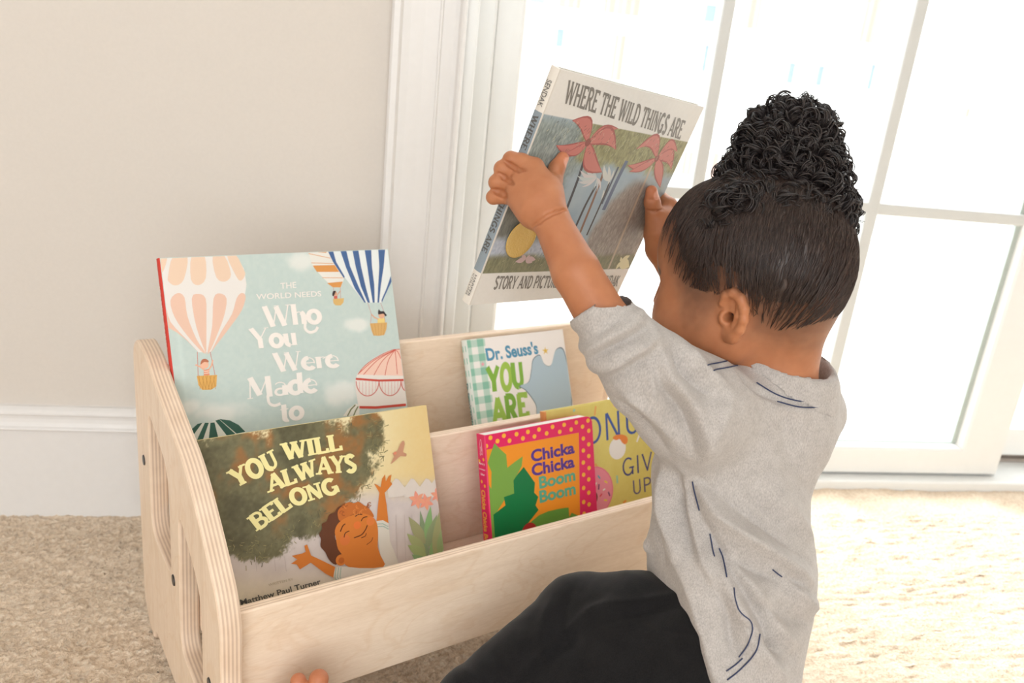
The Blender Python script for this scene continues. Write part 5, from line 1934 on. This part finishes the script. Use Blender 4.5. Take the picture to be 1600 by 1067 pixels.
A_, B_, C_ = at(1072, 897, 0.735), at(1136, 1067, 0.700), at(985, 893, 0.90)
hn = np.cross(B_ - A_, C_ - A_); hn /= np.linalg.norm(hn)
if (at(1190, 850, .8) - A_) @ hn < 0:
    hn = -hn
HEM_N = hn


def HEM(P):
    side = (P - A_) @ hn
    lift = np.clip((P[:, 2] - A_[2] - 0.02) / 0.05, 0, 1)          # only the lower edge of the shirt is cut by the hem
    return np.minimum(np.where(lift > 0, np.maximum(side, lift * 0.06 - 0.02), side), P[:, 2] - 0.105)


NAX = TU * 0.93 - TFd * 0.10 + TL_ * 0.06; NAX /= np.linalg.norm(NAX)


def body_f(P):
    """the body stays a little inside its clothes"""
    D = body(P)
    near = np.where((P - NKH) @ NAX < -0.012)[0]
    if len(near):
        Q = P[near]
        S_ = shirt(Q)
        inset = 0.0052 + 0.009 * np.clip((np.linalg.norm(Q - CUT_L, axis=1) - 0.008) / 0.025, 0, 1)
        in_sleeve = ((Q - CUT_L) @ ad < -0.004) | (np.linalg.norm(Q - CUT_L, axis=1) > 0.09)
        m = (S_ < 0.012) & in_sleeve & (HEM(Q) > 0)
        D[near] = np.where(m, np.maximum(D[near], S_ + inset), D[near])
    return D


V, F = skin(body_f, np.min([RAN, LAN, LWR, PEL, rball, hp(0, 0, 0)], axis=0) - [0.17, 0.10, 0.06], np.max([RSH, HC + [0, 0, .1], RWR, RKN], axis=0) + [0.06, 0.10, 0.04], 0.00135)
V = relax(V, F, 1, 0.3)


def hairline(f_):
    return np.interp(f_, [-0.10, -0.075, -0.055, -0.030, -0.006, 0.010, 0.028, 0.040, 0.052, 0.066, 0.080, 0.10],
                     [-0.030, -0.062, -0.064, -0.052, -0.030, -0.026, -0.036, -0.032, 0.000, 0.028, 0.046, 0.052])


def hair_mask(P, soft=0.012, shift=0.0):
    q = (P - HC) @ HAX.T
    nz_ = vnoise(np.column_stack([q[:, 0] * 160 + 40, q[:, 2] * 160 + q[:, 1] * 60 + 40]), 31, 3) - .5
    m = sstep(-soft * 0.6, soft, q[:, 2] - hairline(q[:, 0]) + 0.012 * nz_ + shift)
    near = np.linalg.norm((P - hp(0, 0, 0)) / 0.115, axis=1) < 1
    return m * near


nz_ = vnoise(np.column_stack([V[:, 0] * 70 + V[:, 2] * 20, V[:, 1] * 70 + V[:, 2] * 55]) + 30, 33, 3)
base = lerp((170, 108, 72), (188, 126, 88), nz_)
tip = np.zeros(len(V))
for c, r_ in hand_l:
    tip = np.maximum(tip, np.clip(1 - np.linalg.norm(V - c, axis=1) / r_, 0, 1))
base = base * (1 - 0.6 * tip[:, None]) + np.array((220, 128, 96)) * 0.6 * tip[:, None]
ear_t = np.exp(-(np.linalg.norm(V - hp(-0.010, 0.082, -0.040), axis=1) / 0.026) ** 2)
base = base * (1 - 0.35 * ear_t[:, None]) + np.array((206, 136, 90)) * 0.35 * ear_t[:, None]
for c, r_ in nails:
    m = sstep(r_ * 1.15, r_ * 0.85, np.linalg.norm(V - c, axis=1))
    base = base * (1 - 0.75 * m[:, None]) + np.array((232, 176, 156)) * 0.75 * m[:, None]
q = (V - HC) @ HAX.T
lip = np.exp(-(((q[:, 0] - .104) / .012) ** 2 + (q[:, 1] / .018) ** 2 + ((q[:, 2] + .064) / .006) ** 2))
base = base * (1 - .5 * lip[:, None]) + np.array((168, 84, 74)) * .5 * lip[:, None]
for s_ in (1, -1):                                  # lowered lashes and brows
    d, _t = polydist(q, [(.085, .020 * s_, -.026), (.088, .032 * s_, -.028), (.080, .044 * s_, -.024)])
    base[d < .0022] = (40, 28, 24)
    d, _t = polydist(q, [(.092, .018 * s_, -.004), (.088, .034 * s_, .000), (.076, .048 * s_, -.006)])
    b_ = sstep(.0045, .002, d) * .7
    base = base * (1 - b_[:, None]) + np.array((60, 40, 32)) * b_[:, None]
hm = hair_mask(V, 0.050, 0.012)
hm *= sstep(.016, .028, np.linalg.norm((V - hp(-0.010, 0.084, -0.042)) @ HAX.T * [1, .9, .8], axis=1))
base = base * (1 - 0.80 * hm[:, None]) + np.array((64, 48, 40)) * 0.80 * hm[:, None]

k = NT('skin')
vc = k.n('ShaderNodeVertexColor', layer_name='Col')
nz1 = k.noise(k.coords(), 420.0, 4, 0.6)
nz2 = k.noise(k.coords(), 60.0, 3)
col = k.mix(0.10, vc.outputs[0], k.ramp(nz2, [(0.3, rgba((150, 84, 58))), (0.7, rgba((220, 160, 124)))]))
k.set(Base_Color=col, Roughness=0.46, Normal=k.bump(nz1, 0.10, 0.0006))
k.bsdf.inputs['Specular IOR Level'].default_value = 0.38
k.bsdf.inputs['Subsurface Weight'].default_value = 0.12
k.bsdf.inputs['Subsurface Radius'].default_value = (1.0, 0.45, 0.25)
k.bsdf.inputs['Subsurface Scale'].default_value = 0.006
M_skin = k.m
PBASE = np.array([PEL[0], PEL[1], 0.0])
person = fast_mesh('person', V, F, M_skin, None, True, s2l(np.clip(base, 0, 255)), PBASE)
person.location = PBASE
tag(person, 'curly-haired toddler in a grey shirt and black trousers, seen from behind, holding up a book', 'person')

# ---------------------------------------------------------------- black trousers
pants = Field()
pants.chain([LHIP, at(1000, 978, 0.83), LKN], [0.0560, 0.0535, 0.0445], 0.012)
pants.chain([at(1100, 1065, 0.80), at(985, 1065, 0.815), at(850, 1085, 0.835)], [0.058, 0.056, 0.046], 0.03)
pants.chain([LKN, at(745, 1098, 0.835), LAN], [0.0440, 0.0390, 0.0340], 0.010)
pants.chain([RHIP, RKN], [0.050, 0.044], 0.02)
pants.chain([RKN, RAN], [0.045, 0.034], 0.012)
pants.flat(PEL + TU * 0.035, PEL - TU * 0.03, 0.074, 0.076, TL_, 0.80, 0.03)
dl = (LAN - LKN) / np.linalg.norm(LAN - LKN)
pants.plane_cut(LAN - dl * 0.006, dl)


def pants_f(P):
    D = pants(P)
    return np.where((HEM(P) > 0.006) & (P[:, 2] < A_[2] + .1), np.maximum(D, shirt(P) + 0.015), D)


V, F = skin(pants_f, np.min([RAN, LAN, PEL, LHIP], axis=0) - [0.09, 0.10, 0.075], np.max([RHIP, RKN, PEL, LHIP, LKN], axis=0) + [0.11, 0.11, 0.13], 0.0032)
nrm = grad(pants_f, V)


def fold(f, V, nrm, pts, amp, width, out):
    P = [surf(f, x, y) for x, y in crom(pts, False, 3)]
    P = [p for p in P if p is not None]
    if len(P) < 2:
        return
    d, t_ = polydist(V, P)
    prof = np.exp(-(d / width) ** 1.35) * np.sin(np.pi * np.clip(t_ * .86 + .07, 0, 1)) ** .6
    out += (amp * prof)[:, None] * nrm


add = np.zeros_like(V)
for pts, a_, w_ in ((((1080, 925), (1000, 940), (930, 950), (870, 1000), (800, 1067)), .0022, .006), (((1085, 940), (1000, 958), (940, 970)), -.0025, .007),
                    (((1120, 1000), (1050, 985), (985, 1000)), .0020, .007), (((900, 912), (880, 960), (890, 1010)), -.0016, .008), (((860, 940), (845, 990), (850, 1040)), .0018, .007),
                    (((760, 1010), (790, 1040), (800, 1066)), -.0014, .006), (((720, 1045), (745, 1060)), .0014, .005), (((1115, 960), (1080, 1040), (1050, 1066)), -.0016, .008)):
    fold(pants_f, V, nrm, pts, a_ * 1.8, w_, add)
lump = vnoise(np.column_stack([V[:, 0] * 28 + V[:, 2] * 12, V[:, 1] * 28 + V[:, 2] * 22]) + 20, 41, 3) - .5
V = V + add + nrm * (0.004 * lump)[:, None]
V = relax(V, F, 1, .4)
k = NT('black_jersey')
n1 = k.noise(k.coords(), 900.0, 2)
n2 = k.noise(k.coords(), 40.0, 3)
k.set(Base_Color=k.mix(0.5, k.ramp(n2, [(0.3, rgba((18, 17, 18))), (0.7, rgba((28, 27, 28)))]), k.ramp(n1, [(0.3, rgba((16, 15, 16))), (0.7, rgba((34, 33, 34)))])), Roughness=0.9, Normal=k.bump(n1, 0.3, 0.0008))
k.bsdf.inputs['Specular IOR Level'].default_value = 0.15
k.bsdf.inputs['Sheen Weight'].default_value = 0.15
trousers = fast_mesh('trousers', V, F, k.m, person, True, None, PBASE)

# ---------------------------------------------------------------- the shirt's cloth
V, F = skin(shirt_f, np.min([PEL, LEL, CUT_L, LSH], axis=0) - [0.14, 0.14, 0.12], np.max([RSH, REL, NECK], axis=0) + [0.09, 0.07, 0.07], 0.0024, 2.4)
nrm = grad(shirt_f, V)
add = np.zeros_like(V)
g_ = zm(860, 440, 1.702)
for pts, a_, w_ in (
        # pulls across the back, from the armpit down to the right
        (((388, 535), (470, 640), (580, 720), (690, 800)), .0042, .0100), (((375, 560), (440, 690), (520, 760), (640, 800)), -.0040, .0080),
        (((400, 600), (470, 720), (560, 850), (640, 960)), .0040, .0090), (((440, 690), (500, 800), (560, 900), (600, 1000)), -.0036, .0070),
        (((560, 720), (640, 790), (700, 830)), -.0034, .0065), (((600, 760), (660, 830), (698, 870)), .0034, .0070), (((560, 860), (640, 900), (690, 905)), -.0028, .0065),
        (((480, 850), (520, 930), (545, 1020)), .0036, .0075), (((500, 900), (580, 970), (650, 1000)), -.0026, .0065), (((540, 940), (600, 1030), (620, 1060)), .0030, .0075),
        (((600, 560), (650, 620), (700, 690)), .0028, .0110), (((392, 520), (500, 610), (620, 690), (710, 760)), -.0026, .0060), (((420, 600), (520, 690), (640, 770), (700, 850)), .0030, .0070), (((350, 500), (372, 640), (420, 780), (470, 900)), .0028, .0060), (((450, 760), (500, 860), (560, 960), (590, 1060)), .0030, .0070), (((240, 480), (250, 600), (262, 720)), .0022, .0080), (((480, 320), (440, 400), (400, 480)), .0030, .0120), (((620, 340), (640, 450), (690, 560)), -.0020, .0140),
        (((500, 560), (600, 640), (700, 700)), -.0024, .0100),
        # flank
        (((340, 520), (350, 620), (380, 720)), -.0044, .0075), (((300, 500), (300, 600), (330, 720)), .0040, .0085), (((265, 560), (275, 640), (300, 740)), -.0028, .0070), (((410, 780), (470, 880), (490, 980)), -.0036, .0065),
        # sleeve
        (((70, 172), (120, 140), (200, 104)), -.0012, .0040), (((60, 145), (120, 105), (185, 70)), .0012, .0050), (((95, 190), (160, 150), (240, 112)), .0036, .0055), (((108, 205), (170, 172), (248, 135)), -.0036, .0045),
        (((125, 240), (190, 205), (262, 165)), .0034, .0060), (((140, 262), (205, 235), (270, 190)), -.0026, .0055), (((262, 190), (290, 270), (350, 350), (380, 450)), -.0036, .0065), (((285, 170), (320, 260), (385, 340), (420, 440)), .0036, .0075),
        (((330, 180), (360, 240), (420, 300)), -.0034, .0060), (((365, 180), (400, 230), (470, 280)), .0030, .0080), (((200, 300), (260, 340), (330, 420)), .0026, .0080), (((180, 320), (240, 370), (300, 450)), -.0022, .0070),
        (((255, 175), (270, 240), (280, 320)), .0030, .0060),
        # collar and shoulder
        (((520, 280), (600, 330), (690, 350)), .0016, .0060), (((500, 240), (545, 290), (620, 325)), -.0020, .0050)):
    fold(shirt_f, V, nrm, g_(*pts), a_ * 3.0, w_ * .95, add)
for s_, a_, w_, tl in ((-.006, .0016, .0050, .1), (-.0155, -.0024, .0036, .25), (-.024, .0034, .0046, -.15), (-.034, -.0032, .0042, .3), (-.044, .0030, .0056, .45), (-.056, -.0026, .0056, .5)):
    # rolled-up cloth above the elbow
    c0 = CUT_L + ad * s_
    e1 = np.cross(ad, CF); e1 /= np.linalg.norm(e1); e2 = np.cross(ad, e1)
    ring = [c0 + 0.027 * (e1 * math.cos(t_) + e2 * math.sin(t_)) + ad * tl * .012 * math.sin(t_ + 1) for t_ in np.linspace(0, 2 * math.pi, 40)]
    d, t_ = polydist(V, ring)
    add += (a_ * np.exp(-(d / (w_ * 1.3)) ** 2))[:, None] * nrm
lump = vnoise(np.column_stack([V[:, 0] * 24 + V[:, 2] * 14, V[:, 1] * 24 + V[:, 2] * 18]) + 20, 43, 3) - .5
V = V + add + nrm * (0.005 * lump)[:, None]
V = relax(V, F, 1, .4)
d_ = body_f(V)                                       # cloth that dips into the arm is lifted off it again
m_ = np.where((d_ < 0.0024) & (d_ > -0.014))[0]
g1_ = grad(body_f, V[m_])
out_ = (g1_ * nrm[m_]).sum(1) > 0.3
V[m_[out_]] += g1_[out_] * (0.0024 - d_[m_[out_]])[:, None]
k = NT('heather_grey_jersey')
v = k.coords((1, 1, 0.35))
n1 = k.noise(v, 1100.0, 2, 0.6)
n2 = k.noise(k.coords(), 90.0, 3)
n3 = k.noise(k.coords((1, 1, 3)), 1500.0, 2)
col = k.ramp(n1, [(0.32, rgba((160, 154, 150))), (0.5, rgba((180, 174, 169))), (0.68, rgba((196, 190, 185)))])
col = k.mix(0.2, col, k.ramp(n2, [(0.35, rgba((168, 162, 158))), (0.65, rgba((206, 201, 197)))]))
k.set(Base_Color=col, Roughness=0.92, Normal=k.bump(n3, 0.25, 0.0006))
k.bsdf.inputs['Specular IOR Level'].default_value = 0.12
k.bsdf.inputs['Sheen Weight'].default_value = 0.2
M_shirt = k.m
shirt_o = fast_mesh('shirt', V, F, M_shirt, person, True, None, PBASE)

from mathutils.bvhtree import BVHTree
bvh = BVHTree.FromPolygons([tuple(v_) for v_ in V], [tuple(f_) for f_ in F.tolist()])


def drop(px, py, lift=0.0008):
    d = Vector(ray(px, py)).normalized()
    h_ = bvh.ray_cast(Vector(CAM_LOC), d)
    if h_[0] is None:
        return None
    nn = h_[1] if h_[1] @ d < 0 else -h_[1]
    return np.array(h_[0] + nn * lift)


# collar band: its own strip of cloth laid round the neckline
M_stitch = plain('navy_thread', (46, 58, 92), 0.7, 0.05, 400)
nd = np.linalg.norm(np.cross(V - NKH, NAX), axis=1)
inb = (nd < 0.0475 + 0.0165) & ((V - NKH) @ NAX > -0.045)
fb = inb[F].all(1)
use = np.unique(F[fb]); remap = np.full(len(V), -1); remap[use] = np.arange(len(use))
lift = 0.0017 * sstep(0.0475 + 0.0175, 0.0475 + 0.0135, nd[use]) - 0.0002
nrm2 = grad(shirt_f, V[use])
collar = fast_mesh('collar', V[use] + nrm2 * lift[:, None], remap[F[fb]], M_shirt, shirt_o, True, None, PBASE)


def stitch(paths, name='stitching', lift=0.0008, parent=shirt_o):
    for pts in paths:
        P = [drop(x, y, lift) for x, y in crom(pts, False, 8)]
        P = [p for p in P if p is not None]
        if len(P) > 2:
            P = np.array(P)
            keep = [0]
            for i in range(1, len(P)):
                if np.linalg.norm(P[i] - P[keep[-1]]) < 0.03:
                    keep.append(i)
            P = P[keep]
            P = np.array([P[max(0, i - 1):i + 2].mean(0) for i in range(len(P))])
            v_, f_ = tube_arrays(P, 0.00062, 5)
            mesh_obj(name, v_ - PBASE, f_, M_stitch, parent, True)


stitch([g_((378, 530), (385, 560), (398, 610)), g_((424, 668), (430, 710), (436, 732)), g_((450, 706), (460, 745), (468, 788)), g_((486, 812), (500, 870), (535, 910), (528, 960), (500, 1000)),
        g_((556, 935), (545, 985), (505, 1030), (468, 1060)), g_((466, 1036), (492, 1018), (512, 1000))], 'side_seam')
stitch([g_((545, 268), (600, 300), (660, 318), (720, 318)), g_((600, 318), (660, 334), (715, 334))], 'neck_seam')
stitch([g_((416, 222), (450, 216), (480, 210)), g_((432, 236), (465, 230), (498, 224))], 'shoulder_seam')
stitch([g_((590, 764), (605, 776), (616, 784))], 'back_seam')

# ---------------------------------------------------------------- hair: combed back into a curly puff
hb = head_field(Field(), 0.0)


def cap_f(P):
    d = hb(P)
    q = (P - HC) @ HAX.T
    # fine grooves running towards the puff
    c_ = q - np.array([-0.012, 0.0, 0.085])
    ang = np.arctan2(c_[:, 1], c_[:, 0])
    gr = 0.5 * np.sin(ang * 46 + 9 * vnoise(np.column_stack([ang * 3 + 20, q[:, 2] * 40 + 20]), 51, 2)) + 0.5 * np.sin(ang * 83 + 5)
    return d - (-0.0040 + 0.0080 * hair_mask(P, 0.055, -0.022) + 0.0005 * gr)


V, F = skin(cap_f, HC - 0.125, HC + 0.125, 0.0019)
m = hair_mask(V, 0.03)
k = NT('dark_brown_hair')
n1 = k.noise(k.coords((60, 60, 14)), 6.0, 4, 0.7)
k.set(Base_Color=k.ramp(n1, [(0.3, rgba((40, 30, 26))), (0.6, rgba((66, 51, 44))), (0.8, rgba((104, 82, 68)))]), Roughness=0.42)
k.bsdf.inputs['Specular IOR Level'].default_value = 0.5
M_hair = k.m
k = NT('black_brown_curls')
n1 = k.noise(k.coords(), 120.0, 3, 0.7)
k.set(Base_Color=k.ramp(n1, [(0.3, rgba((22, 18, 18))), (0.7, rgba((46, 36, 33)))]), Roughness=0.5)
M_curl = k.m
hair = fast_mesh('hair', V, F, M_hair, person, True, None, PBASE)
# strands lying on the skull, every one running from its root to the puff
BUN = at(1228, 300, 0.815)
n_ = 9500
root = HC + RNG.normal(size=(n_, 3)) * 0.1
for _ in range(4):
    root = root - grad(hb, root) * hb(root)[:, None]
mk = hair_mask(root, 0.060, 0.014) ** 1.2
q = (root - HC) @ HAX.T
keep = (RNG.random(n_) < np.clip(mk, 0, 1)) & (mk > 0.03) & (np.linalg.norm(root - BUN, axis=1) > 0.055)
root = root[keep]; mk = mk[keep]
P = root + grad(hb, root) * 0.0005
steps = 15
paths = [P]
L = RNG.uniform(0.022, 0.05, len(P))
wob = RNG.normal(size=P.shape) * 0.0006
for i in range(steps):
    g1 = grad(hb, P)
    d = BUN - P
    d = d - g1 * (d * g1).sum(1)[:, None]
    d /= np.linalg.norm(d, axis=1)[:, None] + 1e-9
    P = P + d * (L / steps)[:, None] + wob * np.sin(i * .9)
    target = 0.0004 + 0.0042 * hair_mask(P, 0.055, -0.022) + 0.0006 * (i / steps)
    P = P + grad(hb, P) * (target - hb(P))[:, None]
    paths.append(P)
PT = np.stack(paths, 1)
s_ = Soup()
VV, FF = [], []
base_i = 0
prof_r = np.interp(np.linspace(0, 1, steps + 1), [0, .2, .8, 1], [.35, 1, .9, .2]) * 0.00034
T_ = np.gradient(PT, axis=1); T_ /= np.linalg.norm(T_, axis=2)[..., None] + 1e-9
Nn = np.stack([grad(hb, PT[:, i]) for i in range(0, steps + 1)], 1)
Bn = np.cross(T_, Nn)
rs = prof_r[None, :] * (RNG.uniform(.7, 1.5, len(PT)) * (.45 + .55 * np.clip(mk * 1.4, 0, 1)))[:, None]
tri = [np.array((math.cos(a), math.sin(a))) for a in (math.pi / 2, math.pi * 7 / 6, math.pi * 11 / 6)]
VV = np.stack([PT + rs[..., None] * (Bn * c_[0] + Nn * c_[1]) for c_ in tri], 2)      # strand, step, corner
ns, nt = VV.shape[:2]
ids = np.arange(ns * nt * 3).reshape(ns, nt, 3)
FF = np.concatenate([np.stack([ids[:, :-1, j], ids[:, :-1, (j + 1) % 3], ids[:, 1:, (j + 1) % 3], ids[:, 1:, j]], -1).reshape(-1, 4) for j in range(3)])
strands = fast_mesh('combed_strands', VV.reshape(-1, 3), FF, M_hair, hair, True, None, PBASE)
strands['kind'] = 'stuff'

# the puff: a dark core with ringlets all over it
core = Field()
bx = np.array([CR, CU, CF])
core.ell(at(1226, 338, 0.790), bx, (0.060, 0.030, 0.052), .01)
core.ell(at(1205, 332, 0.757), bx, (0.056, 0.020, 0.020), .01)
core.ell(at(1150, 312, 0.790), bx, (0.020, 0.016, 0.020), .01)
core.ell(at(1222, 285, 0.805), bx, (0.054, 0.042, 0.050), .02)
core.ell(at(1230, 225, 0.812), bx, (0.040, 0.036, 0.038), .02)
V, F = skin(core, at(1230, 290, .81) - 0.11, at(1230, 290, .81) + 0.11, 0.003)
puff = fast_mesh('hair_puff', V, F, M_curl, hair, True, None, PBASE)
nc = 1100
cen = V[RNG.integers(len(V), size=nc)]
gn = grad(core, cen)
s_V, s_F, kk = [], [], 0
for c, g1 in zip(cen, gn):
    if (c - HC) @ HU < 0.045 and hb(c[None])[0] < -0.004:
        continue
    ax_ = RNG.normal(size=3) + np.array([0, 0, -0.5]); ax_ -= g1 * (ax_ @ g1) * 0.75; ax_ /= np.linalg.norm(ax_)
    e1 = np.cross(ax_, g1); e1 /= np.linalg.norm(e1); e2 = np.cross(ax_, e1)
    R = RNG.uniform(0.0040, 0.0092); turns = RNG.uniform(1.0, 2.3); ln = RNG.uniform(0.008, 0.026)
    n = int(15 * turns) + 4
    t_ = np.linspace(0, 1, n)
    ph = RNG.uniform(0, 6.28)
    rad_ = R * (1 - .35 * t_)
    P = c + g1 * RNG.uniform(-.001, .006) + ax_ * (t_[:, None] - .3) * ln + rad_[:, None] * (np.cos(ph + 6.283 * turns * t_)[:, None] * e1 + np.sin(ph + 6.283 * turns * t_)[:, None] * e2)
    for j in range(RNG.integers(3, 6)):
        off = RNG.normal(size=3) * 0.0011
        v_, f_ = tube_arrays(P + off + np.outer(np.sin(t_ * 5 + j), RNG.normal(size=3) * 0.0006), np.interp(t_, [0, .15, .8, 1], [.5, 1, .85, .25]) * RNG.uniform(.0004, .00095), 5, False)
        s_V.append(v_); s_F.append(np.array(f_) + kk); kk += len(v_)
curls = fast_mesh('curls', np.concatenate(s_V), np.concatenate(s_F), M_curl, hair, True, None, PBASE)
curls['kind'] = 'stuff'
